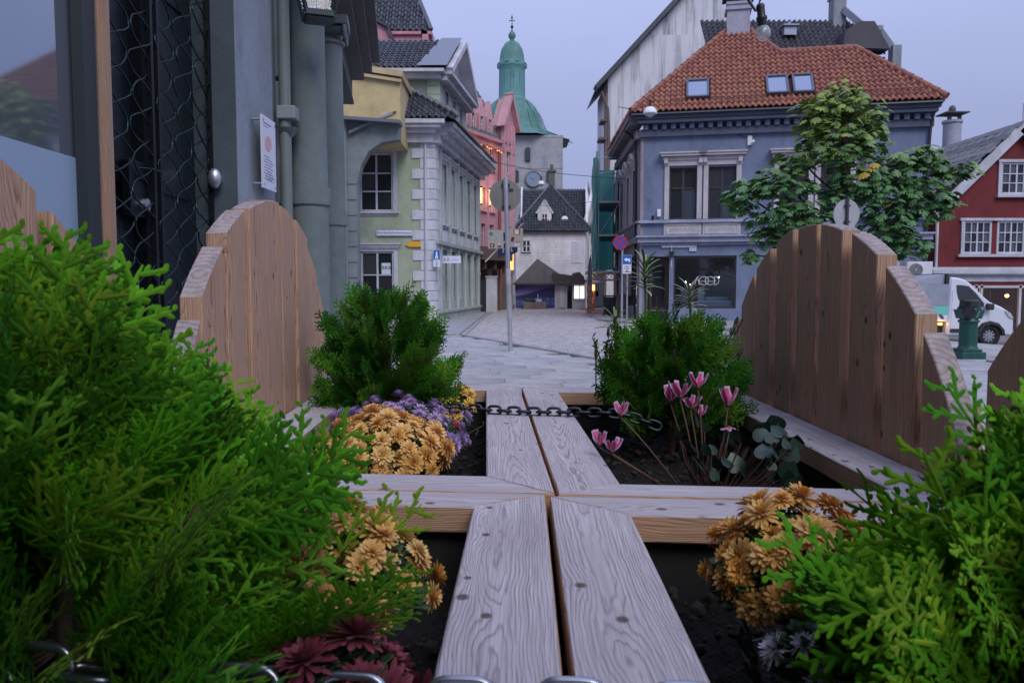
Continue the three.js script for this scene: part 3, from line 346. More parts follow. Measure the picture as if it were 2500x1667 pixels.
  const SL = thing('light_string', 'string of small warm bulbs under the pink cornice', 'light string', [-2.6, 0, -40], a); const cord = []; for (let i = 0; i <= 18; i++) cord.push([.1 + i * .225, 8.56 + .03 * Math.sin(i * 2.1), .3]); B().tube(cord, .01, 60, 4).build('cord', MT.black, SL); const bg = new THREE.SphereGeometry(.042, 8, 6), be = mat([.4, .2, .1], .5, { emissive: L3(1, .42, .12), emissiveIntensity: 1.5 }); cord.forEach((p, i) => { if (i % 5 > 2) return; const b = mesh('bulb', bg, be, SL); b.position.set(p[0], p[1] - .06, p[2]); });
  for (const s of [1, 3]) { const l = new THREE.PointLight(L3(1, .5, .18), .2); l.position.set(s, 8.45, .5); l.castShadow = true; SL.add(l); }
  // white gate piers at its foot
  const gp = thing('gate', 'white panelled gate with dark leaf between green house and pink building', 'gate', [-1.75, 0, -39.6], .2); B().rbox(.28, 1.9, .3, .02, 0, .95, 0).rbox(.55, 1.75, .22, .02, .72, .9, .1).build('pier', MT.trim, gp); B().box(.3, 1.55, .08, .28, .85, 0).build('leaf', mat([.02, .022, .03]), gp); B().box(.36, .06, .36, 0, 1.93, 0).box(.62, .06, .3, .72, 1.8, .1).build('cap', MT.trim, gp);
  // flag on its slanted pole
  const fl = thing('flag', 'dark blue flag hanging from a slanted white pole on the balcony', 'flag', [-1.3, 2.5, -38.9]); B().rod([0, 0, 0], [1.15, 1.15, .2], .035).build('pole', MT.white, fl); const ft = canvasTex(256, 256, (c, w, h) => { c.fillStyle = '#1d2a52'; c.fillRect(0, 0, w, h); c.fillStyle = '#b9bed2'; for (let i = 0; i < 4; i++) { c.fillRect(60 + i * 36, 176, 10, 46); c.fillRect(60 + i * 36, 176 + (i % 2) * 36, 26, 9); } }); const fg = new THREE.PlaneGeometry(1.1, 1.05, 14, 8), fp = fg.attributes.position; for (let i = 0; i < fp.count; i++) { const x = fp.getX(i), y = fp.getY(i); fp.setXYZ(i, x * .86, y + x * .32 - .06 * Math.sin(x * 5), .09 * Math.sin(x * 8 + y * 1.2)); } fg.computeVertexNormals(); const fm = mesh('cloth', fg, mat([1, 1, 1], .9, { map: ft, side: THREE.DoubleSide }), fl); fm.position.set(1.1, .85, .2);
  // tall glowing lantern column by the white house
  const lc = thing('lantern_column', 'tall glowing orange lantern column beside the white wooden house', 'lamp', [-.06, 0, -44.5]); glow(lc, 0, 2.95, 0, .3, 1.5, 2.2, [1, .48, .12]); B().cyl(.2, .16, .25, 0, 2.1, 0, 12).cyl(.08, .1, 2, 0, 1, 0, 10).cyl(.2, .2, .08, 0, 3.75, 0, 12).build('post', mat([.3, .2, .17], .7), lc);
  // stone pillars and dark recess right of the hotel base
  const sp = thing('stone_pillar', 'brown stone pillar at the foot of the pink building', 'pillar', [-.55, 0, -45]); B().rbox(.5, 3.1, .5, .03, 0, 1.55, 0).rbox(.62, .2, .62, .02, 0, 3.1, 0).build('shaft', mat([.25, .19, .17], .9, { map: grimeTex }), sp);
}
// church tower with green copper helm
{
  const G = thing('church_tower', 'grey stone church tower with green copper onion helm and spire', 'church', [0, 0, -120]), st = mat([.40, .40, .42], .9, { map: grimeTex }), cu = mat([.095, .235, .205], .62, { map: grimeTex }), cu2 = mat([.13, .32, .31], .6, { map: grimeTex });
  B().box(14.2, 22.2, 14.2, 0, 11.1, 0).build('tower_wall', st, G); B().box(14.3, .3, 14.3, 0, 22.2, 0).box(14.3, .25, 14.3, 0, 17.9, 0).build('cornice', st, G);
  const he = B().lathe([[9.0, 22.45], [7.4, 23.0], [5.3, 24.1], [4.5, 25.2], [4.25, 26.3], [3.75, 27.4], [2.85, 28.3], [2.2, 28.8]], 0, 0, 0, 8); const hm = he.build('helm_roof', cu, G); hm.rotation.y = PI / 8; const ribs = B(); for (let i = 0; i < 40; i++) { const q = i / 40 * 2 * PI, k = Math.cos(PI / 8) / Math.cos(((q % (PI / 4)) + PI / 4) % (PI / 4) - PI / 8); ribs.tube([[9.05, 22.5], [5.3, 24.15], [4.3, 26.3], [2.85, 28.35]].map(([r, y]) => [r * k * Math.cos(q), y, r * k * Math.sin(q)]), .06, 12, 4); } ribs.build('seams', cu, G);
  B().lathe([[2.3, 28.7], [1.95, 29.1], [1.9, 33.1], [2.2, 33.4], [2.25, 33.9], [1.9, 34.1]], 0, 0, 0, 8).build('drum', cu2, G); const dp = B(); for (let i = 0; i < 8; i++) dp.add(new THREE.BoxGeometry(.5, 2.2, .12), M4(1.8 * Math.sin(i * PI / 4 + PI / 8 + PI / 8), 31.4, 1.8 * Math.cos(i * PI / 4 + PI / 4), 0, i * PI / 4 + PI / 4, 0)); dp.build('louvre', cu, G);
  B().lathe([[2.2, 33.9], [1.85, 34.3], [1.75, 35.2], [1.55, 36.1], [1.05, 36.9], [.4, 37.3], [.32, 37.5], [.55, 37.9], [.5, 38.3], [.15, 38.7], [.08, 39.2], [.06, 41]], 0, 0, 0, 16).build('cupola', cu, G); B().box(.9, .09, .09, 0, 40.2, 0).sph(.22, 0, 39.3, 0).sph(.15, 0, 40.6, 0).build('spire_cross', MT.iron, G);
  for (const [x, y, w, h] of [[-2.2, 19.2, .4, 1.6], [2.2, 19.6, .36, 1.5], [.6, 16.8, .35, 1.2], [5.2, 16.8, .35, 1.2]]) { const b = B().ext([...rect(-w, w, 0, h).slice(0, 2), ...Array.from({ length: 9 }, (_, i) => [w * Math.cos(i * PI / 8), h + w * Math.sin(i * PI / 8)])], .3).build('window', mat([.05, .055, .07]), G); b.position.set(x, y - .8, 7.1); }
  const ck = B().cyl(1.05, 1.05, .25, 3, 16.3, 7.25, 32, PI / 2).build('clock_face', mat([.20, .27, .36], .5), G); B().add(new THREE.TorusGeometry(1.05, .12, 8, 32), M4(3, 16.3, 7.35)).build('clock_rim', mat([.2, .2, .2]), ck); B().bar([3, 16.3, 7.42], [3.4, 17.0, 7.42], .1, .05).bar([3, 16.3, 7.42], [2.6, 16.6, 7.42], .12, .05).build('clock_hands', mat([.5, .45, .3]), ck);
  B().ext([[-9, 0], [-4.6, 0], [-4.6, 15.5], [-6.8, 19]], 12, M4(2.5, 0, 7.4)).build('nave', mat([.16, .18, .21], .7, { map: grimeTex }), G);
}
// white wooden house at the end of the street
{
  const wc = mat([.80, .79, .82], .6, { map: plasterTex }), G = thing('white_house', 'white clapboard house with dark tiled hip roof and small dormer', 'house', [.2, 0, -49]);
  const boards = (w, y0, y1, m, nm, x, y, z, ry, clip) => { const b = B(); for (let q = y0; q < y1; q += .16) { const [l, r] = clip ? clip(q) : [0, w]; if (r - l > .1) b.box(r - l, .17, .03, (l + r) / 2, q + .08, .0, -.09); } const g = b.build(nm, m, P0); g.position.set(x, y, z); g.rotation.y = ry; g.userData.kind = 'stuff'; return g; }; const P0 = G;
  B().box(4.2, 4.6, 6, 2.1, 2.3, -3.05).build('wall', wc, G); boards(4.25, 0, 4.7, wc, 'clapboards', 0, 0, .01, 0);
  const sa = -1; // right gable wall turned to the street
  const a = 72 * D, gw = wall(G, [[0, 0], [6, 0], [6, 4.4], [3, 8], [0, 4.8]], [], .2, wc, 4.25, 0, 0, a); boards(6, 0, 8, wc, 'clapboards', 4.26, 0, .01, a, q => q < 4.5 ? [0, 6] : [(q - 4.7) * .92, 6 - (q - 4.5) * .84]);
  for (const [s, y, w, h] of [[1.2, 1.0, .8, 1.4], [3.6, 1.0, .8, 1.4], [1.3, 3.0, .75, 1.3], [3.6, 3.0, .75, 1.3], [2.6, 5.3, .7, 1.2]]) win(G, 4.28 + s * Math.cos(a) + .06 * Math.sin(a), y, -s * Math.sin(a) + .06 * Math.cos(a), w, h, { ry: a, cols: 2, rows: 2, rec: -.03, gm: gm2, sur: .07, sm: wc });
  win(G, .68, 3.4, .09, .48, .72, { cols: 2, rows: 2, rec: 0, f: .05, gm: gm2, sur: .05, sm: wc });
  tiled(G, [-.15, 4.65, .3], [1, 0, 0], [0, .62, -.6], [[0, 0], [4.7, 0], [2.4, 4.3]], .19, .26, tileDark, 40); B().tris([[-.15, 4.62, .3], [4.6, 4.62, .3], [2.25, 7.75, -2.7]]).build('roof_deck', tileDark[2], G);
  tiled(G, [.2, 4.6, -.9], [1, 0, 0], [0, .76, -.64], [[0, 0], [4.5, 0], [4.4, 3.9], [.25, 3.9]], .19, .26, tileDark, 40); B().quad([.2, 4.6, -.95], [4.7, 4.6, -.95], [4.6, 7.55, -3.4], [.4, 7.55, -3.4]).build('roof_deck', tileDark[2], G);
  B().bar([2.25, 7.8, -2.7], [4.65, 4.72, .35], .16, .12).bar([2.25, 7.8, -2.7], [-.2, 4.72, .35], .16, .12).build('hip_ridge', tileDark[1], G); B().bar([4.35, 4.7, .1], [4.6, 8.0, -3.0], .12, .25).bar([.35, 4.6, -.9], [.45, 7.7, -3.4], .1, .2).bar([4.6, 8, -3], [6.2, 4.3, -5.9], .12, .25).build('barge_board', wc, G);
  const dm = B().ext([[-.42, 0], [.42, 0], [.42, .75], [0, 1.35], [-.42, .75]], .9, M4(1.8, 5.15, -1.2)).build('dormer', wc, G); B().bar([1.28, 5.78, -.6], [1.8, 6.6, -.6], .7, .09).bar([2.32, 5.78, -.6], [1.8, 6.6, -.6], .7, .09).build('dormer_roof', wc, dm); win(G, 1.8, 5.25, -.28, .36, .52, { cols: 2, rows: 2, rec: 0, f: .04, m: .03, gm: MT.glassRoomDark });
  B().box(.4, 1.5, .4, 2.35, 8.0, -2.9).box(.55, .12, .55, 2.35, 8.7, -2.9).cyl(.1, .12, .35, 2.35, 8.95, -2.9, 8).build('chimney', mat([.13, .12, .12]), G);
  const tt = canvasTex(256, 512, (c, w, h) => { c.fillStyle = '#d3d3df'; c.fillRect(0, 0, w, h); c.fillStyle = '#a2a2b4'; for (let i = 0; i < 13; i++) c.fillRect(20 + (i % 3) * 12, 24 + i * 36, 130 + (i * 47) % 80, 9); }); sheet('lettering_board', .62, 1.3, .02, tt, G, 3.75, 3.4, .05); B().tube([[.05, 0, .1], [.05, 4.5, .1]], .05, 2).tube([[.0, 4.5, .1], [.25, 4.9, .45], [.5, 5.1, .6]], .035, 8).build('downpipe', wc, G);
}
// kiosk with mural
{
  const G = thing('kiosk', 'low white kiosk with brown hip roof and night city mural', 'kiosk', [.15, 0, -46.4]), wc = mat([.72, .71, .74], .7, { map: plasterTex }), rf = mat([.085, .07, .07], .75, { map: grimeTex });
  B().box(4.05, 1.75, 1.8, 2.05, .87, -.95).build('wall', wc, G);
  const mu = canvasTex(512, 320, (c, w, h) => { const g = c.createLinearGradient(0, 0, w * .3, h); g.addColorStop(0, '#3a3c80'); g.addColorStop(.4, '#7a6eae'); g.addColorStop(.7, '#4e548f'); g.addColorStop(1, '#243a78'); c.fillStyle = g; c.fillRect(0, 0, w, h); c.fillStyle = '#1d2456'; c.beginPath(); c.moveTo(0, 170); c.lineTo(120, 150); c.lineTo(300, 90); c.lineTo(420, 60); c.lineTo(512, 40); c.lineTo(512, 190); c.lineTo(0, 230); c.fill(); const f = mulberry(3); for (let i = 0; i < 260; i++) { c.fillStyle = ['#8fa7e0', '#c2cdf2', '#5f7cc4', '#d8b9b0'][i % 4]; const x = f() * 512; c.globalAlpha = .6; c.fillRect(x, 175 + f() * 120, 3 + f() * 9, 2 + f() * 9); } c.globalAlpha = 1; c.fillStyle = '#a9bdf0'; c.fillRect(286, 140, 10, 90); c.fillRect(250, 205, 90, 40); });
  sheet('mural', 2.26, 1.38, .03, mu, G, 1.2, .79, 0);
  const tr = (l) => B().tris(l); B().tris([[-.1, 1.45, .35], [3.3, 1.55, .35], [1.35, 2.95, -.9], [-.1, 1.45, .35], [1.35, 2.95, -.9], [-.1, 1.45, -2], [3.3, 1.55, .35], [3.3, 1.55, -2], [1.35, 2.95, -.9]]).ext([[2.2, 1.62], [4.25, 1.45], [4.25, 1.6], [3.3, 1.95], [2.2, 2.1]], 2, M4(0, 0, -1.7)).ext([[3.3, 1.7], [3.45, 2.1], [3.75, 2.15], [4.0, 1.9], [4.1, 1.55]], 1.6, M4(0, 0, -1.4)).box(3.4, .1, .1, 1.6, 1.46, .34).build('roof', rf, G);
  B().box(.05, 1.5, .05, 2.5, .75, .02).box(.3, 1.3, .06, 2.75, .72, .0).build('corner_post', wc, G);
  const lt = B().box(.26, .72, .03, 3.6, .98, -.02).box(.24, .72, .03, 3.92, .98, -.02).build('lit_window', mat([.6, .6, .55], .5, { emissive: L3(1, .98, .88), emissiveIntensity: 1.1 }), G); B().box(.28, 1.35, .03, 3.2, .7, -.03).build('glass_door', MT.glassRoomDark, G); B().box(.06, 1.5, .06, 3.42, .75, 0).box(.06, 1.5, .06, 4.1, .75, 0).box(.06, 1.5, .06, 3.02, .75, 0).box(1.1, .06, .06, 3.55, 1.42, 0).box(.7, .06, .06, 3.75, .57, 0).build('shop_frame', wc, G);
  const l = new THREE.RectAreaLight(L3(1, .98, .88), 2, .6, .7); l.position.set(3.76, .98, .06); l.rotation.y = PI; G.add(l);
  const pb = thing('stone_trough', 'brown stone planter trough in front of the mural', 'planter', [1.3, 0, -45.8]); B().rbox(1.3, .42, .45, .02, 0, .21, 0).build('box', mat([.26, .2, .18], .9, { map: grimeTex }), pb); const lf = B(); for (let i = 0; i < 60; i++) lf.sph(.05, rr(-.55, .1), .45 + rr(0, .16), rr(-.15, .15), [1, .6, 1], 5); lf.build('foliage', mat([.05, .09, .05]), pb).userData.kind = 'stuff';
}

// ================================================================ blue corner building
{
  const th = -12 * D, G = thing('blue_building', 'blue-grey corner building with orange pantile hip roof and cream window surrounds', 'building', [4.85, 0, -30], th);
  const bw = plaster([.185, .225, .33], { map: grimeTex }), bs = plaster([.30, .27, .29]), cr = plaster([.58, .53, .54]), dkf = mat([.035, .03, .035], .5), ledge = plaster([.36, .39, .50]);
  const wx = [[.98, 1.98], [2.38, 3.37], [4.85, 5.85], [6.25, 7.25]];
  wall(G, rect(0, 9.75, -1, 7.62), [...wx.map(([a, b]) => rect(a, b, 3.78, 5.66)), rect(.14, 1.02, 0, 2.42), rect(1.18, 3.43, .5, 2.44), rect(4.4, 6.9, .5, 2.44), rect(8.12, 8.86, .9, 2.55)], .32, bw);
  const gB = [phys([.02, .022, .025], .05), phys([.05, .06, .08], .06), phys([.028, .024, .022], .06)];  // opaque panes coloured dark to stand for the unlit rooms
  for (const [a, b] of wx) { const c = (a + b) / 2; const W = win(G, c, 3.78, -.08, b - a, 1.87, { cols: 2, rowAt: [.62], f: .06, m: .06, fm: dkf, gm: gB, rec: .06 }); const s = B(), w = b - a; s.box(.17, 1.95, .12, -w / 2 - .085, .97, .09).box(.17, 1.95, .12, w / 2 + .085, .97, .09).box(w + .4, .2, .14, 0, 2.05, .1).box(w + .5, .12, .2, 0, 2.2, .13).box(w + .62, .09, .34, 0, 2.32, .2).box(w + .7, .05, .4, 0, 2.39, .22).box(.14, .22, .2, -w / 2 - .12, 2.14, .18).box(.14, .22, .2, w / 2 + .12, 2.14, .18); s.build('surround', cr, W); const p = B().box(w + .36, .46, .06, 0, -.36, .11).box(w + .2, .05, .03, 0, -.2, .15).box(w + .2, .05, .03, 0, -.52, .15).box(.05, .3, .03, -w / 2 - .08, -.36, .15).box(.05, .3, .03, w / 2 + .08, -.36, .15); for (let i = 0; i < 9; i++) p.add(new THREE.TorusGeometry(.05, .012, 5, 12), M4(-w / 2 + .1 + i * (w - .2) / 8, -.36 + (i % 2 ? .03 : -.02), .145)); p.build('apron', cr, W); }
  B().box(9.4, .1, 3, 4.87, 3.5, -1.85).box(9.4, .1, 3, 4.87, 6.7, -1.85).box(9.4, 3.2, .1, 4.87, 5.1, -3.3).box(.1, 3.2, 3, .2, 5.1, -1.85).box(.1, 3.2, 3, 9.5, 5.1, -1.85).build('upper_rooms', mat([.4, .38, .35]), G); B().rbox(.14, .1, .1, .02, 1.28, 3.92, -.2).build('window_pot', MT.white, G); 
  B().box(9.95, .1, .2, 4.85, 3.7, .06).build('sill_band', ledge, G); B().box(10.1, .2, .24, 4.9, 3.03, .1).box(10.2, .06, .36, 4.9, 3.15, .15).box(10, .07, .12, 4.9, 2.87, .05).build('string_course', ledge, G);
  { const c = B().box(10, .25, .18, 4.87, 6.92, .08).box(10.1, .12, .5, 4.87, 7.3, .2).box(10.3, .2, .16, 4.85, 7.48, .42).box(10.2, .05, .62, 4.87, 7.4, .2); c.build('cornice', mat([.10, .12, .17], .7, { map: grimeTex }), G); const dt = new THREE.BoxGeometry(.17, .17, .22); for (let i = 0; i < 30; i++) mesh('dentil', dt, bw, G).position.set(.12 + i * .328, 7.13, .16); }
  B().add(new THREE.CylinderGeometry(.075, .075, 10.4, 10, 1, false, 0, PI), M4(4.8, 7.5, .58, 0, 0, PI / 2)).tube([[9.85, 7.4, .4], [9.78, 6.9, .15], [9.78, 0, .1]], .055, 20).build('gutter', mat([.05, .055, .07], .4, { metalness: .3 }), G);
  // door and shop window with lit bulbs inside
  B().box(.8, 2.35, .05, .58, 1.18, -.5).build('door', mat([.06, .035, .02], .4), G); B().box(.06, 2.3, .06, .3, 1.18, -.4).box(.8, .06, .06, .58, 2.36, -.4).build('door_frame', dkf, G); B().box(.45, 1.5, .02, .62, 1.3, -.46).build('door_glass', MT.glassRoomDark, G);
  for (const [a, b] of [[1.18, 3.43], [4.4, 6.9]]) { B().box(b - a, 1.94, .01, (a + b) / 2, 1.47, -.12).build('shop_pane', phys([.8, .85, .9], .03, { transmission: 1, thickness: 0 }), G); const f = B(); f.box(.06, 1.94, .1, a + .03, 1.47, -.1).box(.06, 1.94, .1, b - .03, 1.47, -.1).box(b - a, .07, .1, (a + b) / 2, 2.4, -.1).box(b - a, .09, .12, (a + b) / 2, .54, -.1); f.build('shop_frame', dkf, G); }
  B().box(9.6, .04, 3.2, 4.9, .4, -2).box(9.6, .04, 3.2, 4.9, 2.6, -2).box(9.6, 2.4, .04, 4.9, 1.5, -3.5).box(.04, 2.4, 3.2, .1, 1.5, -2).build('shop_interior', mat([.22, .22, .23]), G);
  const it = B(); it.rbox(.9, .5, .5, .04, 2.8, .66, -1).box(.5, .9, .4, 1.7, .85, -1.6).cyl(.12, .16, .6, 2.2, .95, -.8, 10).rbox(1.3, .35, .5, .05, 2.7, .6, -.5); it.build('display', mat([.13, .16, .22], .7), G);
  const lb = mat([.5, .45, .3], .5, { emissive: L3(1, .82, .5), emissiveIntensity: 5 }); for (const [x, y, z] of [[1.62, 1.48, -.6], [1.78, 1.38, -.5], [2.85, 1.66, -.9]]) { const b = mesh('shop_bulb', new THREE.SphereGeometry(.03, 10, 8), lb, G); b.position.set(x, y, z); const l = new THREE.PointLight(L3(1, .8, .5), .35); l.position.set(x, y, z + .1); l.castShadow = true; G.add(l); }
  // shop lettering
  const lt = B(), ty = 1.4, ring = (x, w) => lt.add(new THREE.TorusGeometry(.15, .011, 6, 28), M4(x, ty + .12, -.09, 0, 0, 0, [1.15, 1, 1])); lt.bar([1.95, ty - .03, -.09], [2.04, ty + .27, -.09], .02, .02).bar([2.04, ty + .27, -.09], [2.12, ty - .03, -.09], .02, .02); ring(2.28); ring(2.5); lt.bar([2.66, ty - .03, -.09], [2.66, ty + .27, -.09], .02, .02); lt.add(new THREE.TorusGeometry(.15, .011, 6, 18, PI), M4(2.67, ty + .12, -.09, 0, 0, -PI / 2)); lt.build('shop_lettering', mat([.6, .62, .66], .4), G); B().bar([2.1, ty + .1, -.08], [2.72, ty + .1, -.08], .02, .02).build('lettering_bar', mat([.6, .42, .2], .4), G);
  // left side along the street (faces the street)
  const sw = wall(G, rect(0, 8, 0, 7.1), [rect(1.2, 2.1, 3.8, 5.9), rect(3.4, 4.3, 3.8, 5.9), rect(5.6, 6.5, 3.8, 5.9), rect(1, 2.6, .5, 2.5), rect(4, 7.2, .5, 2.5)], .3, bs, 0, 0, 0, 0); const dir = (s) => [.145 + 0, s]; sw.position.set(-1.5, 0, -7.85); sw.rotation.y = -PI / 2 - th - .03;
  const side = (s, y, o) => { const r = -PI / 2 - th - .03; return [-1.5 + s * Math.cos(r) + o * Math.sin(r), y, -7.85 - s * Math.sin(r) + o * Math.cos(r)]; }, sr = -PI / 2 - th - .03;
  for (const s of [1.65, 3.85, 6.05]) { win(G, ...side(s, 3.8, -.06), .9, 2.1, { ry: sr, sur: .16, head: 1, sill: 1, sm: cr, fm: dkf, gm: gB, rowAt: [.62] }); const t = B().add(new THREE.TorusGeometry(.5, .09, 8, 14, PI), M4(0, 0, 0, 0, 0, 0, [1, .55, 1])).build('pediment', cr, G); t.position.set(...side(s, 6.22, .12)); t.rotation.y = sr; win(G, ...side(s, .6, -.05), s > 2 ? 1.4 : 1.3, 1.85, { ry: sr, cols: 1, rows: 1, fm: dkf }); }
  { const b = B().box(8.1, .22, .24, 4.05, 3.03, .1).box(8.1, .1, .2, 4.05, 3.7, .06).box(8.1, .45, .1, 4.05, 3.38, .05).box(8.2, .12, .5, 4.1, 7.3, .2).box(8.2, .2, .16, 4.1, 7.48, .42).box(8.1, .3, .2, 4.05, 6.9, .1); for (let i = 0; i < 12; i++) b.box(.14, .4, .18, .4 + i * .65, 3.4, .1); const m = b.build('side_cornice', mat([.17, .16, .18], .75, { map: grimeTex }), G); m.position.set(-1.5, 0, -7.85); m.rotation.y = sr; }
  B().tube([side(7.2, 7.2, .5), side(7.3, 6.9, .2), side(7.6, 6.6, .15), side(7.6, 0, .12)], .05, 24).build('downpipe', MT.iron, G);
  // roof: front slope of single tiles, left hip slope, ridge caps
  const e = [-.42, 7.62, .52]; const sky = [[1.55, 2.35], [4.35, 5.1], [5.25, 5.95]];
  tiled(G, e, [1, 0, 0], [0, .738, -.674], [[0, 0], [10.55, 0], [8.0, 3.35], [5.4, 3.3], [4.4, 4.95], [3.4, 5.0]], .2, .285, tileRed, 300, (s, t) => sky.some(([a, b]) => s > a + .38 && s < b + .46 && t > .55 && t < 1.62));
  B().tris([[-.42, 7.58, .52], [10.1, 7.58, .52], [7.6, 10.02, -1.72]]).tris([[-.42, 7.58, .52], [7.6, 10.02, -1.72], [4.9, 10.02, -1.72], [-.42, 7.58, .52], [4.9, 10.02, -1.72], [3.95, 11.2, -2.85], [-.42, 7.58, .52], [3.95, 11.2, -2.85], [3.0, 11.2, -2.85]]).tris([[-.42, 7.58, .52], [3.0, 11.2, -2.85], [1.9, 11.2, -6], [-.42, 7.58, .52], [1.9, 11.2, -6], [-2.0, 7.58, -8]]).tris([[10.1, 7.58, .52], [11, 7.58, -7], [7.6, 10.02, -1.72]]).build('roof_deck', mat([.16, .07, .05]), G);
  tiled(G, [-1.95, 7.62, -7.6], [.188, 0, .982], [.70, .70, -.134], [[0, 0], [8.25, 0], [4.6, 4.7], [1.5, 4.7]], .2, .315, tileRed, 0);
  const caps = (a, b, n) => { const A = V3(...a), Bv = V3(...b), l = A.distanceTo(Bv) / n; const g = B().add(new THREE.CylinderGeometry(.1, .125, l * 1.12, 10)).geo(); for (let i = 0; i < n; i++) { const c = mesh('ridge_tile', g, tileRed[Math.floor(rnd() * 5)], G); c.position.copy(A).lerp(Bv, (i + .5) / n); c.quaternion.setFromUnitVectors(V3(0, 1, 0), Bv.clone().sub(A).normalize()); c.rotateX(rr(-.03, .03)); } };
  caps([-.4, 7.72, .5], [3.0, 11.3, -2.82], 15); caps([3.98, 11.28, -2.82], [4.92, 10.12, -1.72], 5); caps([4.95, 10.1, -1.72], [7.6, 10.1, -1.72], 8); caps([10.12, 7.72, .52], [7.6, 10.12, -1.72], 11); caps([3.0, 11.3, -2.82], [3.98, 11.3, -2.82], 3);
  sky.forEach(([a, b]) => { const s = B(), w = b - a, c = (a + b) / 2; s.box(w, .08, .12, 0, -.52, 0).box(w, .08, .12, 0, .52, 0).box(.07, 1.1, .12, -w / 2 + .035, 0, 0).box(.07, 1.1, .12, w / 2 - .035, 0, 0); const m = s.build('skylight', mat([.10, .12, .15], .4, { metalness: .4 }), G); m.position.set(c, 7.62 + 1.08 * .738 + .1, .52 - 1.08 * .674 + .09); m.rotation.x = -.831 + .08; mesh('pane', new THREE.BoxGeometry(w - .12, .98, .03), phys([.32, .36, .44], .03, { metalness: .8 }), m); });
  { const gr = B(); for (const [x0, x1] of [[1.0, 1.5], [2.45, 4.25], [6, 9.6]]) { gr.rod([x0, 7.98, .42], [x1, 7.98, .42], .012, 5).rod([x0, 8.08, .38], [x1, 8.08, .38], .012, 5); for (let x = x0; x <= x1; x += .3) gr.rod([x, 7.8, .4], [x, 8.1, .38], .008, 4); } gr.build('snow_guard', mat([.15, .07, .05], .6), G); }
  B().box(.86, 1.5, .8, 3.5, 11.6, -3.0).box(1.0, .12, .94, 3.5, 12.1, -3.0).box(.94, .1, .9, 3.5, 12.3, -3).build('chimney', plaster([.42, .42, .50]), G); B().box(1.2, .07, 1.1, 3.5, 12.62, -3).box(.08, .25, .08, 3.1, 12.48, -2.65).box(.08, .25, .08, 3.9, 12.48, -2.65).box(.6, .2, .5, 3.5, 12.45, -3).build('chimney_cap', mat([.03, .035, .04]), G);
  // small things on its front, each a thing of its own in world space
  const w = (s, y, o) => [4.85 + s * Math.cos(th) + o * Math.sin(th), y, -30 - s * Math.sin(th) + o * Math.cos(th)];
  const sg = canvasTex(512, 100, (c, W, H) => { c.fillStyle = '#cfd0e0'; c.fillRect(0, 0, W, H); c.strokeStyle = '#565a74'; c.lineWidth = 4; c.strokeRect(3, 3, W - 6, H - 6); c.fillStyle = '#2c3048'; c.font = 'bold 46px serif'; c.textBaseline = 'middle'; c.fillText('Nedre Korskirkeallmenning', 14, H / 2, W - 28); });
  const ns = thing('street_name_sign', 'white street name sign on the blue wall above the shop door', 'street sign', w(1.37, 2.82, .05), th); sheet('plate', 1.28, .2, .02, sg, ns, 0, .02, 0); const s2 = canvasTex(128, 64, (c, W, H) => { c.fillStyle = '#cfd0e0'; c.fillRect(0, 0, W, H); c.fillStyle = '#2c3048'; c.fillRect(28, 20, 14, 26); c.fillRect(56, 30, 18, 6); c.fillRect(86, 20, 14, 26); }); sheet('number_plate', .25, .12, .02, s2, ns, .5, -.15, 0);
  const cc = thing('security_camera', 'small white camera with cable on the blue wall under the eaves', 'camera', w(3.81, 6.55, .04), th); B().box(.16, .34, .05).build('back_plate', MT.white, cc); B().cyl(.05, .05, .2, .1, -.08, .14, 12, PI / 2.3).build('camera_body', MT.white, cc); B().tube([[-.05, .1, .02], [-.8, .35, .03], [-1.5, .62, .05]], .01, 10, 4).build('cable', MT.black, cc);
  const wl = thing('wall_lamp', 'small black box lamp above the blue shopfront pier', 'wall lamp', w(1.1, 2.48, .1), th); B().ext([[-.1, .12], [.1, .12], [.07, -.1], [-.07, -.1]], .14).build('housing', MT.black, wl); B().box(.02, .3, .02, 0, -.28, .05).box(.012, .3, .012, 0, .26, .02).build('conduit', MT.white, wl);
  const al = thing('alarm_box', 'white alarm box on blue wall beside the first window', 'alarm', w(.62, 4.02, .06), th); B().rbox(.14, .28, .1, .02).build('box', MT.white, al);
  const sl = thing('floodlight', 'little black floodlight on the blue sill band', 'lamp', w(.4, 3.85, .12), th); B().box(.1, .12, .1, 0, 0, .05, .4).box(.03, .12, .03, 0, -.06, 0).build('head', MT.black, sl);
  const ac = thing('air_conditioner', 'white air conditioning unit with round fan on the blue wall', 'air conditioner', w(9.5, 1.6, .28), th); B().rbox(.82, .56, .3, .02, 0, .28, 0).build('casing', MT.white, ac); B().cyl(.22, .22, .02, -.12, .28, .155, 28, PI / 2).build('fan_guard', mat([.12, .12, .13]), ac); const fr = B(); for (let i = 1; i < 6; i++) fr.add(new THREE.TorusGeometry(.04 * i, .006, 5, 24), M4(-.12, .28, .17)); for (let i = 0; i < 6; i++) fr.bar([-.12, .28, .172], [-.12 + .22 * Math.cos(i), .28 + .22 * Math.sin(i), .172], .006, .006); fr.cyl(.035, .035, .02, -.12, .28, .17, 12, PI / 2).build('fan_grille', mat([.4, .4, .42]), ac); B().box(.06, .05, .4, -.3, -.02, -.05).box(.06, .05, .4, .3, -.02, -.05).box(.8, .06, .3, 0, -.05, -.02).build('bracket', MT.black, ac);
  win(G, 8.49, .95, -.06, .7, 1.55, { cols: 1, rows: 1, sur: .12, sm: cr, gm: MT.glassRoomDark, fm: MT.white });
}
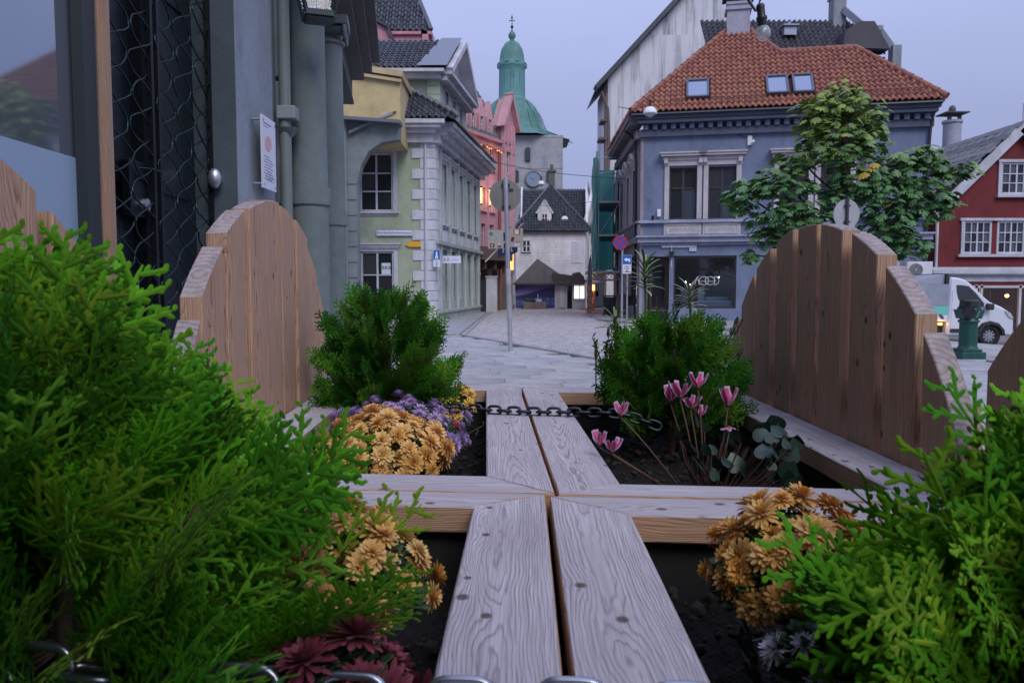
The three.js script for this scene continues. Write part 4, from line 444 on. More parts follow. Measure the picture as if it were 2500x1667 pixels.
// grey gabled building behind, scaffolded on its street side
{
  const gm = mat([.70, .70, .74], .88, { map: streakTex, bumpMap: bumpTex, bumpScale: .006 }), G = thing('grey_gable', 'tall pale grey blank gable with streaked render behind the blue building', 'building', [0, 0, -50]);
  wall(G, [[5.9, 0], [13, 0], [13, 21.65], [5.9, 14.03]], [], 6, gm); wall(G, rect(13, 13.9, 0, 18.3), [], 5, gm, 0, 0, -.2); B().bar([5.12, 13.4, .1], [13.1, 22, .1], 1, .26).build('roof_edge', tileDark[2], G); B().quad([5.12, 13.4, .1], [13.1, 22, .1], [13.1, 22, -6], [5.12, 13.4, -6]).build('roof', tileDark[2], G); B().tube([[5.48, 13.2, .2], [5.78, 12.8, .1], [5.78, 0, .1]], .1, 12).box(.14, 13, .6, 5.81, 6.6, -.2).box(.46, .16, 1.4, 5.6, 10.4, -.5).box(.36, .12, 1.4, 5.65, 11.5, -.5).build('street_side_trim', mat([.16, .13, .12], .8, { map: grimeTex }), G);
  // scaffold
  const S = thing('scaffold', 'steel scaffold wrapped in teal debris netting beside the blue building', 'scaffold', [3.93, 0, -36.5], -.07), net = phys([.03, .30, .27], .9, { transmission: .35, thickness: 0, side: THREE.DoubleSide });
  for (const [x, z] of [[.0, 0], [.95, 0], [0, -2.4], [.95, -2.4], [0, -4.8], [.95, -4.8]]) B().rod([x, 1.9, z], [x, 7.4, z], .03).build('standard', MT.galv, S);
  for (const y of [1.95, 3.6, 5.1, 6.4, 7.1]) B().rod([0, y, 0], [.95, y, 0], .025).rod([0, y, 0], [0, y, -4.8], .025).rod([.95, y, 0], [.95, y, -4.8], .025).build('ledger', MT.galv, S); B().rod([0, 5.1, -.1], [.95, 6.4, -.1], .02).rod([0, 3.6, -.1], [.95, 5.1, -.1], .02).rod([0, 6.4, -2.4], [0, 7.1, 0], .02).build('brace', MT.galv, S);
  for (const y of [3.65, 5.15]) B().box(.95, .06, 4.8, .48, y, -2.4).build('deck', mat([.34, .33, .34], .7), S);
  { const t = B(); for (const z of [.02, -4.8]) { t.rod([-.5, 1.95, z], [1, 1.95, z], .025).rod([-.5, 1.62, z], [1, 1.62, z], .025); for (let i = 0; i < 6; i++) t.rod([-.5 + i * .25, i % 2 ? 1.95 : 1.62, z], [-.25 + i * .25, i % 2 ? 1.62 : 1.95, z], .014, 5); } t.box(1.5, .05, 4.8, .25, 2.0, -2.4).build('truss', MT.galv, S); }
  for (const [x, z] of [[-.45, -.1], [1, -.1], [1, -4.7]]) B().rod([x, 0, z], [x, 1.7, z], .045).build('support_post', MT.galv, S);
  const ng = new THREE.PlaneGeometry(5.0, 5.3, 40, 24), np = ng.attributes.position; for (let i = 0; i < np.count; i++) np.setZ(i, .07 * Math.sin(np.getX(i) * 5) + .05 * Math.sin(np.getY(i) * 2.3 + np.getX(i) * 3)); ng.computeVertexNormals(); const nt = mesh('netting', ng, net, S); nt.position.set(-.09, 4.75, -2.4); nt.rotation.y = PI / 2; const n2 = mesh('netting', new THREE.PlaneGeometry(.9, 5.1), phys([.05, .26, .25], .9, { transmission: .75, thickness: 0, side: THREE.DoubleSide }), S); n2.position.set(.5, 4.7, -4.9);
  const dk = thing('dark_facade', 'dark brown timber shop facade behind the scaffold', 'building', [5.45, 0, -41], -.108); B().box(.3, 7.2, 7, 0, 3.6, 0).build('wall', mat([.11, .09, .085], .85, { map: grimeTex }), dk); for (let i = 0; i < 3; i++) for (const y of [.9, 3.2, 5.2]) win(dk, -.16, y, -2 + i * 2.2, .9, 1.4, { ry: -PI / 2, gm: gm2, rec: -.02, fm: MT.trim });
  const wh = thing('white_shop', 'small white shopfront beyond the scaffold', 'building', [4.2, 0, -52]); B().box(5, 4.2, 3, 1, 2.1, -1.5).build('wall', MT.trim, wh); win(wh, -.5, .2, .05, .8, 1.7, { cols: 1, rows: 2, rec: 0, gm: gm2 }); win(wh, 1, .6, .05, 1, 1.3, { cols: 2, rows: 1, rec: 0, gm: gm2 });
}
// dark roofed building with stepped gable far behind, rear roofs and chimney
{
  const G = thing('stepped_gable_house', 'dark tiled roof with stone crow-stepped gable behind the orange roof', 'building', [0, 1.0, -46]), rf = [[.075, .07, .085], [.06, .055, .068], [.085, .078, .09]].map(c => mat(c, .7, { map: grimeTex }));
  B().box(9, 13.3, 6, 16.6, 6.6, -3.1).build('wall', plaster([.40, .40, .46]), G); tiled(G, [11, 13.3, .3], [1, 0, 0], [0, .76, -.65], [[0, 0], [9.9, 0], [8.7, 3.3], [0, 3.3]], .3, .36, rf, 40); B().quad([11, 13.27, .3], [20.8, 13.27, .3], [19.7, 15.75, -1.85], [11, 15.75, -1.85]).build('roof_deck', rf[1], G);
  const sg = plaster([.30, .32, .36]); B().rbox(.75, 2.0, .8, .03, 19.0, 16.1, -1.8).rbox(.9, .14, .9, .02, 19.0, 17.05, -1.8).bar([19.2, 16.3, -1.4], [20.2, 14.7, -.2], .3, .35).rbox(1.0, .3, .5, .03, 20.3, 14.75, 0).bar([20.6, 14.8, 0], [21.4, 13.4, .4], .3, .35).rbox(.5, 1.6, .6, .03, 21.4, 12.9, .4).build('stepped_gable', sg, G); B().ext([[18.3, 13.5], [20.9, 13.4], [20.0, 14.9], [19.2, 14.9], [18.4, 14.4]], 1.2, M4(0, 0, -.3)).build('side_roof', rf[0], G); B().box(.7, .5, .5, 15.8, 14.8, -.6).box(.9, .07, .8, 15.8, 15.08, -.6).box(.12, .25, .12, 15.8, 15.2, -.6).build('roof_vent', mat([.30, .34, .42], .4, { metalness: .4 }), G);
  const R = thing('rear_roof_house', 'low house with dark roof and tall capped grey chimney between blue and red houses', 'house', [0, 0, -40]); B().box(8, 7.2, 4, 22.5, 3.4, -2.1).build('wall', plaster([.30, .32, .38]), R); B().ext([[0, 0], [0, -.3], [4, -.3], [4, .9]], 8, M4(18.5, 7.6, 0, 0, PI / 2)).build('roof', tileDark[0], R); B().cyl(.42, .43, 2.4, 22.15, 8.4, -.8, 20).cyl(.48, .48, .12, 22.15, 9.55, -.8, 20).build('chimney', plaster([.38, .39, .46]), R); B().box(.14, .35, .14, 21.9, 9.75, -.6).box(.14, .35, .14, 22.4, 9.75, -.6).box(.14, .35, .14, 22.15, 9.75, -1.1).box(1.15, .06, 1.1, 22.15, 9.95, -.8).add(new THREE.SphereGeometry(.2, 10, 7), M4(22.12, 10.15, -.8, 0, 0, 0, [.8, 1.2, 1])).build('chimney_cap', mat([.09, .09, .09]), R);
  const an = thing('roof_antenna', 'thin metal aerial masts above the red house', 'antenna', [25.2, 6, -40]); B().rod([0, 0, 0], [0, 4.3, 0], .03).rod([.35, 0, 0], [.35, 4.3, 0], .03).rod([-1.1, 2.2, 0], [.4, 2.2, 0], .02).rod([-.8, 2, 0], [-.8, 3, 0], .02).rod([0, 3.2, 0], [.35, 3.2, 0], .02).build('mast', MT.galv, an); B().box(2, 3, 2, 1.5, 0, -1).build('roof_box', MT.trim, an);
}
// red house
{
  const G = thing('red_house', 'dark red rendered gabled house with white casement windows', 'house', [15.85, 0, -30]), rw = mat([.185, .028, .03], .9, { map: plasterTex, bumpMap: bumpTex, bumpScale: .012 }), wt = mat([.58, .58, .64], .6, { map: plasterTex });
  wall(G, [[0, 1.9], [5.8, 1.9], [5.8, 4.1], [5.3, 4.6], [2.93, 6.9], [.55, 4.65], [0, 4.15]], [rect(.98, 2.05, 2.52, 3.75), rect(2.25, 3.3, 2.52, 3.75), rect(2.3, 3.5, 4.72, 5.9)], .4, rw); B().box(.4, 5, 8, .2, 1.6, -4.4).build('side_wall', rw, G);
  const ww = (x, y, w, h) => win(G, x, y, -.02, w, h, { cols: 4, rows: 3, f: .08, m: .035, fm: wt, gm: [MT.glassRoomDark, phys([.05, .06, .075], .07), phys([.09, .10, .12], .08)], rec: 0 }); ww(1.515, 2.52, 1.07, 1.23); ww(2.775, 2.52, 1.05, 1.23); ww(2.9, 4.72, 1.2, 1.18);
  B().box(2.62, .1, .12, 2.15, 3.8, .03).box(2.75, .1, .2, 2.15, 2.46, .06).box(.1, 1.3, .1, .95, 3.1, .02).box(.1, 1.3, .1, 3.36, 3.1, .02).box(1.45, .1, .12, 2.9, 5.95, .03).box(1.5, .1, .2, 2.9, 4.66, .06).box(.1, 1.2, .1, 2.25, 5.3, .02).box(.1, 1.2, .1, 3.55, 5.3, .02).build('window_trim', wt, G);
  const rk = B(); for (const [a, b] of [[[-.35, 4.05], [.05, 4.25]], [[.05, 4.25], [.45, 4.62]], [[.45, 4.62], [2.93, 7.12]], [[2.93, 7.12], [5.4, 4.6]], [[5.4, 4.6], [6.2, 4.0]]]) { rk.bar([...a, .22], [...b, .22], .08, .34); } rk.build('barge_board', wt, G);
  const sl = [[.20, .21, .23], [.26, .26, .27], [.15, .16, .18]].map(c => mat(c, .75, { map: stoneTex })); const sg = new THREE.BoxGeometry(.34, .03, .3); const n = V3(-.71, .70, 0), ms = [[], [], []]; for (let r = 0; r < 13; r++) for (let c = 0; c < 26; c++) { const k = r / 12.5; const x = -.35 + 3.3 * k, y = 4.2 + 2.95 * k + (k < .2 ? .16 * (k / .2) : .16) * (k < .15 ? 1 : 1); ms[(r * 5 + c * 3 + (c * r) % 2) % 3].push(M4(x + rr(-.02, .02), y + .06, .2 - c * .31 - (r % 2) * .15, 0, 0, .72 + rr(-.04, .04))); } const flat = ms.flatMap((l, k) => l.map(m => [m, k])); flat.sort((a, b) => b[0].elements[14] - a[0].elements[14]); flat.slice(0, 220).forEach(([m, k]) => { const t = mesh('slate', sg, sl[k], G); t.applyMatrix4(m); }); for (let k = 0; k < 3; k++) { const rest = flat.slice(220).filter(f => f[1] === k).map(f => f[0]); inst('slates', sg, sl[k], rest, G); }
  B().quad([-.35, 4.2, .2], [-.35, 4.2, -8], [2.93, 7.1, -8], [2.93, 7.1, .2]).quad([2.93, 7.1, .2], [2.93, 7.1, -8], [6.2, 4, -8], [6.2, 4, .2]).build('roof_deck', sl[2], G); B().bar([2.93, 7.2, .25], [2.93, 7.2, -8], .2, .12).build('ridge_cap', wt, G);
  B().box(6.4, .14, .3, 3, 1.86, .1).box(6.4, .1, .2, 3, 1.98, .06).box(6.4, .26, .1, 3, 1.62, 0).build('shop_cornice', wt, G); B().box(6.3, .3, .2, 3, 1.42, -.1).build('shop_fascia', rw, G); const sf = B(); for (const x of [.05, 1.55, 1.75, 3.2, 4.8, 6.1]) sf.box(.09, 1.95, .1, x, .4, 0); sf.box(6.2, .09, .1, 3, 1.3, 0).box(6.2, .12, .12, 3, -.45, 0).build('shop_frame', wt, G); B().box(6.2, 2.0, .02, 3, .42, -.12).build('shop_pane', phys([.7, .75, .8], .03, { transmission: 1, thickness: 0 }), G); B().box(6.2, 2.2, .05, 3, .4, -2.2).box(6.2, .05, 2.2, 3, -.6, -1.1).box(6.2, .05, 2.2, 3, 1.5, -1.1).box(.05, 2.2, 2.2, .02, .4, -1.1).build('shop_interior', mat([.25, .2, .18]), G); B().box(.9, 1.9, .06, 1.05, .35, -.4).box(.5, 1, .3, 2.3, 0, -1).build('shop_furniture', mat([.15, .11, .09]), G);
  B().box(6, .8, .5, 3, -.9, -.2).build('plinth', MT.kerb, G); B().tube([[-.1, 4.1, .2], [-.05, 3.8, .12], [-.05, -.5, .12]], .06, 16).build('downpipe', wt, G);
  const bl = mat([.6, .3, .1], .4, { emissive: L3(1, .55, .12), emissiveIntensity: 6 }); for (const [x, lb] of [[3.28, 'warm lit bulb hanging in the red house shop window'], [1.35, 'warm lit bulb hanging behind the van cab in the red shop']]) { const T = thing('hanging_bulb', lb, 'light bulb', [15.85 + x, .95, -30.9], 0, 'bulbs in the red shop'); B().sph(.075).build('bulb', bl, T); B().rod([0, .1, 0], [0, .55, 0], .01).cyl(.03, .05, .08, 0, .09, 0, 8).build('cord', MT.black, T); const l = new THREE.PointLight(L3(1, .55, .18), 2.5); l.position.set(0, 0, .12); l.castShadow = true; T.add(l); }
}
// van
{
  const k = .002126, G = thing('delivery_van', 'white delivery van with turquoise stripe parked by the red house', 'van', [11.92, -.52, -25]); G.rotation.z = -.03; const q = (x, y) => [x * k, (1195 - y) * k], wp = phys([.62, .64, .70], .35, { clearcoat: .6 }), dk = mat([.02, .022, .025], .6);
  const body = [[815, 172], [930, 180], [1030, 205], [1110, 255], [1330, 450], [1420, 520], [1600, 590], [1720, 660], [1790, 790], [1800, 960], [1760, 1010], [1640, 1010], [1625, 930], [1560, 850], [1440, 820], [1330, 850], [1265, 930], [1245, 1040], [800, 1040]].map(p => q(...p));
  const b = B().ext(body, 1.86, M4(0, 0, -1.93), [], .05); b.build('cab', wp, G);
  const wn = B().ext([[905, 285], [1000, 287], [1085, 300], [1200, 400], [1330, 545], [1320, 600], [1180, 590], [1000, 560], [945, 480], [918, 390]].map(p => q(...p)), .02, M4(0, 0, -.025)).build('side_window', phys([.05, .055, .06], .03), G);
  B().ext([[1130, 285], [1150, 285], [1440, 520], [1420, 530]].map(p => q(...p)), 1.6, M4(0, 0, -1.8)).build('windscreen', phys([.05, .06, .07], .04), G);
  B().rbox(.22, .2, .16, .04, ...q(1380, 590), .12).build('wing_mirror', dk, G); B().box(.003, 1.6, .01, ...q(1405, 730), .012).box(.004, 1.2, .01, ...q(850, 640), .014).box(1.0, .004, .01, ...q(1100, 640), .014).build('door_seams', mat([.2, .21, .24]), G); B().box(.45, .11, .03, ...q(960, 955), .01).build('side_moulding', dk, G);
  B().ext([[1250, 1040], [1270, 930], [1330, 845], [1440, 812], [1560, 840], [1640, 920], [1660, 1010], [1625, 1010], [1600, 930], [1540, 870], [1440, 850], [1345, 880], [1295, 950], [1280, 1040]].map(p => q(...p)), .08, M4(0, 0, -.03)).build('wheel_arch', dk, G); B().ext([[1640, 640], [1720, 670], [1775, 755], [1700, 730]].map(p => q(...p)), .05, M4(0, 0, -.03)).build('headlight', phys([.7, .75, .8], .05, { metalness: .5 }), G); B().ext([[1560, 590], [1640, 600], [1740, 660], [1700, 655]].map(p => q(...p)), 1.2, M4(0, 0, -1.5)).build('bonnet_flash', mat([.15, .50, .42], .4), G);
  const wheel = (x) => { const W = B().add(new THREE.TorusGeometry(.27, .105, 14, 36), M4(0, 0, 0, 0, 0, 0, [1, 1, 1.1])).build('wheel', mat([.014, .014, .016], .85), G); W.position.set(...q(x, 1020), -.12); B().cyl(.2, .2, .1, 0, 0, 0, 30, PI / 2).build('rim', mat([.05, .05, .055], .5), W); const s = B(); for (let i = 0; i < 10; i++) s.add(new THREE.BoxGeometry(.045, .16, .02), M4(.11 * Math.sin(i * PI / 5), .11 * Math.cos(i * PI / 5), .06, 0, 0, -i * PI / 5)); s.add(new THREE.TorusGeometry(.2, .018, 8, 36), M4(0, 0, .05)).cyl(.045, .045, .03, 0, 0, .06, 16, PI / 2); s.build('hubcap', MT.steel, W); }; wheel(1445); wheel(-420);
  const bx = (x0, x1, y0, y1) => { const [a, t] = q(x0, y0), [c, u] = q(x1, y1); return [c - a, t - u, (a + c) / 2, (t + u) / 2]; };
  const part = (nm, r, d, z, m) => { const [w, h, x, y] = bx(...r); return B().rbox(w, h, d, .012, x, y, z).build(nm, m, G); };
  part('cargo_box', [-900, 800, 280, 600], 2.0, -1.0, mat([.30, .33, .40], .55, { map: plasterTex })); part('stripe', [-900, 800, 602, 728], 2.01, -1.0, mat([.14, .50, .43], .45)); part('lower_panel', [-900, 800, 730, 830], 2.0, -1.0, wp); part('chassis', [-900, 800, 840, 1020], 1.7, -1.1, dk);
  for (let i = 0; i < 5; i++) { const c = B().ext([[0, 0], [.1, 0], [.18, -.12], [.08, -.12]], .02).build('chevron', mat([.02, .06, .16], .5), G); c.position.set(.22 + i * .24 + .26 - .02, q(0, 730)[1] - .005, .004); }
  B().ext([[240, 275], [770, 130], [770, 275]].map(p => q(...p)), 1.6, M4(0, 0, -1.8)).build('tarp', mat([.30, .32, .38], .8), G); part('headboard', [770, 812, 120, 280], 1.8, -1, dk); B().sph(.09, ...q(300, 265), -.4, [2, .5, 1]).sph(.06, ...q(440, 265), -.4, [1, .5, 1]).build('roof_bundle', MT.white, G);
  B().rbox(.12, .07, .05, .015, ...q(692, 866), .02).build('marker_lamp', mat([.5, .2, .02], .4, { emissive: L3(1, .42, .06), emissiveIntensity: 9 }), G); const l = new THREE.PointLight(L3(1, .45, .1), .15); l.position.set(...q(692, 866), .12); l.castShadow = true; G.add(l);
}

// ================================================================ wooden planters
// outer corners in plan (x, z): near-left, near-right, far-right, far-left; rim top at y = .8; arched board panel on the outer side
const RIM = .8, RT = .055;
const SCREW = B().cyl(.0042, .0042, .003, 0, 0, 0, 10).geo();
const crumb = new THREE.IcosahedronGeometry(1, 0);
function planter(label, c, rims, arch) {
  const cx = (c[0][0] + c[1][0] + c[2][0] + c[3][0]) / 4, cz = (c[0][1] + c[1][1] + c[2][1] + c[3][1]) / 4;
  const G = thing('planter', label, 'planter', [cx, 0, cz], 0, 'wooden planters'); const P = c.map(([x, z]) => [x - cx, z - cz]);
  // inner corners: offset each side by its rim width
  const off = (i) => { const [ax, az] = P[i], [bx, bz] = P[(i + 1) % 4], dx = bx - ax, dz = bz - az, l = Math.hypot(dx, dz); let nx = dz / l, nz = -dx / l; if ((ax + nx * .1) ** 2 + (az + nz * .1) ** 2 > ax * ax + az * az) { nx = -nx; nz = -nz; } const w = rims[i]; return [ax + nx * w, az + nz * w, dx / l, dz / l]; };
  const isec = (A, Bq) => { const d = A[2] * Bq[3] - A[3] * Bq[2], t = ((Bq[0] - A[0]) * Bq[3] - (Bq[1] - A[1]) * Bq[2]) / d; return [A[0] + A[2] * t, A[1] + A[3] * t]; };
  const O = [0, 1, 2, 3].map(off), I = [0, 1, 2, 3].map(i => isec(O[(i + 3) % 4], O[i]));
  for (let i = 0; i < 4; i++) {
    const j = (i + 1) % 4, A = P[i], dx = P[j][0] - A[0], dz = P[j][1] - A[1], an = Math.atan2(dz, dx), ca = Math.cos(an), sa = Math.sin(an); const loc = ([x, z]) => [(x - A[0]) * ca + (z - A[1]) * sa, -(-(x - A[0]) * sa + (z - A[1]) * ca)];
    let poly = [P[i], P[j], I[j], I[i]].map(loc); const g2 = .0015; const cxp = poly.reduce((s, p) => s + p[0], 0) / 4; poly = poly.map(([x, y]) => [x + (x < cxp ? g2 : -g2), y]); if (THREE.ShapeUtils.area(poly.map(p => new THREE.Vector2(...p))) < 0) poly.reverse();
    const rg = splitFaces(B().ext(poly, RT, M4(0, 0, 0, -PI / 2), [], .004).geo(true, rr(0, 1.6), Math.floor(rr(0, 6)) * .165 + rr(-.01, .01)), (nr, t) => Math.abs(nr.getY(t)) < .6); const m = mesh('rim_board', rg, [MT.woodGrey, MT.woodTan], G); m.position.set(A[0], RIM - RT, A[1]); m.rotation.y = -an; { const ll = Math.hypot(dx, dz), w = rims[i], sy = poly.reduce((q, p) => q + p[1], 0) > 0 ? 1 : -1; for (const e of [.0, 1]) for (const q of [.3, .7]) { const sc = mesh('screw', SCREW, MT.steelDark, m); sc.position.set(e ? ll - w - .05 : w + .05, RT + .0015, -sy * q * w); } }
    // wall planks below the rim, set in a little
    for (let k = 0; k < 5; k++) { const L = Math.hypot(dx, dz) - .1; const w = B().rbox(L, .135, .035, .004).build('wall_plank', MT.woodTan, G, true, rr(0, 2), rr(0, 1)); const mx = (P[i][0] + P[j][0]) / 2 * .9, mz = (P[i][1] + P[j][1]) / 2 * .95; w.position.set(mx, RIM - RT - .075 - k * .143, mz); w.rotation.y = -an; }
  }
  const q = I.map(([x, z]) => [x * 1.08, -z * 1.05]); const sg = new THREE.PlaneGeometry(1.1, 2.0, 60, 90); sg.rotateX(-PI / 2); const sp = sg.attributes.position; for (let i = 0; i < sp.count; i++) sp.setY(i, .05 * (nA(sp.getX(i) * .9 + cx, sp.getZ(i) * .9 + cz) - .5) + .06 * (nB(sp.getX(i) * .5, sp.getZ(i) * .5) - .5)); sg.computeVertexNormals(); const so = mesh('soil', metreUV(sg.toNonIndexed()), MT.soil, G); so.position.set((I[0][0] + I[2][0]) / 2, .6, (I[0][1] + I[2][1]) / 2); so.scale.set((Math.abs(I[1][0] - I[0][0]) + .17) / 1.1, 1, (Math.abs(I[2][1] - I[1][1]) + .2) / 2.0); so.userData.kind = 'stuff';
  for (let i = 0; i < 4; i++) { const j = (i + 1) % 4, [ax, az] = [(P[i][0] * .35 + I[i][0] * .65) * .99, (P[i][1] * .35 + I[i][1] * .65) * .99], [bx, bz] = [(P[j][0] * .35 + I[j][0] * .65) * .99, (P[j][1] * .35 + I[j][1] * .65) * .99]; B().quad([ax, .5, az], [bx, .5, bz], [bx, RIM - RT - .004, bz], [ax, RIM - RT - .004, az]).build('shade_liner', MT.shade_liner, G); }  // black liner sheets, their colour also standing for the shade inside
  { const ms = [], cs = []; for (let i = 0; i < 420; i++) { const a = rr(.012, .03) * (rnd() < .1 ? 1.5 : 1) * .5; ms.push(M4(rr(-.36, .36), .61 + rr(0, .03), rr(-.85, .85), rr(0, 3), rr(0, 3), 0, [a, a * rr(.4, .8), a * rr(.6, 1.2)])); const v = rr(.5, 1.6); cs.push(L3(.026 * v, .02 * v, .016 * v)); } inst('soil_crumbs', crumb, mat([1, 1, 1], .95), ms, G, cs); }
  // arched panel: vertical boards cut along an arc, alternately stepped
  const { x0, x1, zn, zf, sgn, apex, zc } = arch, n = 9, th = .056;
  const arc = (Z) => .5 + (apex - .5) * Math.sqrt(Math.max(0, 1 - ((Z - zc) / 1.12) ** 2));
  const len = zn - zf, pitch = len / n;  // zn nearer (greater z)
  for (let i = 0; i < n; i++) {
    const za = zn - i * pitch - .004, zb = zn - (i + 1) * pitch + .05; const poly = [[za, .05]]; const ps = 7; const st = 0; const cut = []; for (let k = 0; k <= ps; k++) { const z = za + (zb - za) * k / ps; cut.push([z, Math.max(.86, arc(z) - st)]); }
    // local plan: length of the board along local x (upwards), width along local y
    let pl = [[0, 0], ...cut.map(([z, y]) => [y, za - z]), [0, za - zb]]; if (THREE.ShapeUtils.area(pl.map(p => new THREE.Vector2(...p))) < 0) pl.reverse();
    const g = metreUV(B().ext(pl, th, null, [], .003).geo(false), rr(0, 1.4), rr(0, 1)); // x up, y depth, z thickness
    // split faces: end-grain on the cut, side grain elsewhere
    const G2 = splitFaces(g, (nr, t, p) => nr.getX(t) > .12 && Math.min(p.getX(t), p.getX(t + 1), p.getX(t + 2)) > .5), uv = G2.attributes.uv, ps2 = G2.attributes.position; for (let t = G2.userData.first; t < uv.count; t++) uv.setXY(t, ps2.getZ(t) * .9 + .09 + i * .31, ps2.getX(t) * .8 + ps2.getY(t) * .6 + i * .4);
    const m = new THREE.Mesh(G2, [MT.woodTan, MT.woodEnd]); m.name = 'arch_board'; m.castShadow = m.receiveShadow = true; G.add(m);
    const t = (za - zn) / (zf - zn), xx = x0 + (x1 - x0) * t; // x up -> world y, y -> world -z, z -> world sgn*x
    m.matrixAutoUpdate = true; const bas = new THREE.Matrix4().makeBasis(V3(0, 1, 0), V3(0, 0, -1), V3(-1, 0, 0)); m.quaternion.setFromRotationMatrix(bas); m.position.set(xx - cx + (sgn > 0 ? th : 0) + (i % 3 ? .003 : -.004) * sgn, rr(-.008, .008), za - cz);
  }
  B().box(.04, .1, len * .92, 0, 0, 0).build('back_rail', MT.woodTan, G).position.set((x0 + x1) / 2 - cx + sgn * (th + .03), .95, (zn + zf) / 2 - cz);
  return G;
}
planter('far wooden planter with cyclamen and arched board panel', [[.112, -1.884], [1.1, -1.80], [1.075, -3.85], [.048, -3.94]], [.115, .165, .17, .165], { x0: 1.1, x1: 1.08, zn: -1.93, zf: -4.06, sgn: 1, apex: 1.53, zc: -2.96 });
planter('far wooden planter with purple and orange chrysanthemums and arched board panel', [[-.84, -1.97], [.104, -1.89], [.034, -3.99], [-.92, -4.06]], [.165, .165, .17, .165], { x0: -.85, x1: -.93, zn: -1.98, zf: -4.02, sgn: -1, apex: 1.62, zc: -3.02 });
planter('near wooden planter with dark red flowers beside the left plank', [[-.9, .1], [.048, .06], [.079, -1.885], [-.85, -1.955]], [.165, .165, .12, .165], { x0: -.88, x1: -.85, zn: .02, zf: -1.93, sgn: -1, apex: 1.6, zc: -.93 });
planter('near wooden planter with pale and orange chrysanthemums beside the right plank', [[.066, .06], [1.05, .02], [1.09, -1.785], [.09, -1.868]], [.165, .165, .14, .172], { x0: 1.08, x1: 1.11, zn: .06, zf: -1.9, sgn: 1, apex: 1.52, zc: -.95 });

// ================================================================ chains
function chain(label, pts, L, r, m) {
  const G = thing('chain', label, 'chain', pts[0]); const cv = new THREE.CatmullRomCurve3(pts.map(p => V3(p[0] - pts[0][0], p[1] - pts[0][1], p[2] - pts[0][2]))), n = Math.floor(cv.getLength() / (L * .74));
  const w = L * .3, half = L / 2 - w, path = new THREE.CurvePath(), pp = []; for (let i = 0; i <= 10; i++) { const a = -PI / 2 + PI * i / 10; pp.push(V3(half + w * Math.cos(a), w * Math.sin(a), 0)); } for (let i = 0; i <= 10; i++) { const a = PI / 2 + PI * i / 10; pp.push(V3(-half + w * Math.cos(a), w * Math.sin(a), 0)); }
  const g = new THREE.TubeGeometry(new THREE.CatmullRomCurve3(pp, true), 40, r, 8, true);
  for (let i = 0; i < n; i++) { const t = (i + .5) / n, p = cv.getPointAt(t), d = cv.getTangentAt(t), l = mesh('link', g, m, G); l.position.copy(p); l.quaternion.setFromUnitVectors(V3(1, 0, 0), d); l.rotateX(i % 2 ? 1.35 : -.22); }
  return G;
}
chain('dark iron chain across the far pair of planters', [[-.62, .83, -3.2], [-.4, .832, -3.14], [-.14, .822, -3.1], [.05, .818, -3.06], [.25, .82, -3.03], [.42, .815, -3.01], [.56, .77, -3.0]], .052, .0055, mat([.045, .05, .062], .38, { metalness: .8 }));
chain('bright steel chain across the near planters at the lower edge', [[-.62, .83, -.965], [-.3, .811, -.935], [-.1, .807, -.918], [.06, .807, -.914], [.24, .807, -.90], [.5, .81, -.88]], .085, .0062, mat([.35, .36, .39], .25, { metalness: .9 }));

// ================================================================ thuja shrubs
// one flat spray: a rachis with scale-leaf twigs either side, each twig a flattened tapering strip
function strip(list, a, dir, up, len, w, bend, n, blunt) { // flattened diamond section; blunt twigs end rounded
  const p = a.clone(), d = dir.clone(), R = []; for (let i = 0; i <= n; i++) { const t = i / n, ww = blunt ? w * (i === 0 ? .55 : i === n ? .38 : .82 + .3 * t + .12 * (i % 2 ? 1 : -1)) : w * (i === 0 ? .75 : i === n ? .3 : 1) * (1 - .25 * t), hh = ww * (blunt ? .24 : .34); const s = V3().crossVectors(d, up).normalize(), u = V3().crossVectors(s, d).normalize(); R.push([p.clone().addScaledVector(s, ww / 2), p.clone().addScaledVector(u, hh / 2), p.clone().addScaledVector(s, -ww / 2), p.clone().addScaledVector(u, -hh / 2)]); p.addScaledVector(d, len / n * (blunt && i === n - 1 ? .55 : 1)); d.addScaledVector(up, bend / n).normalize(); }
  for (let i = 0; i < n; i++) for (let k = 0; k < 4; k++) { const A = R[i][k], Bq = R[i][(k + 1) % 4], C = R[i + 1][(k + 1) % 4], E = R[i + 1][k]; for (const q of [A, Bq, C, A, C, E]) list.push(q.x, q.y, q.z); } for (const q of [R[n][0], R[n][1], R[n][2], R[n][0], R[n][2], R[n][3]]) list.push(q.x, q.y, q.z); return p;
}
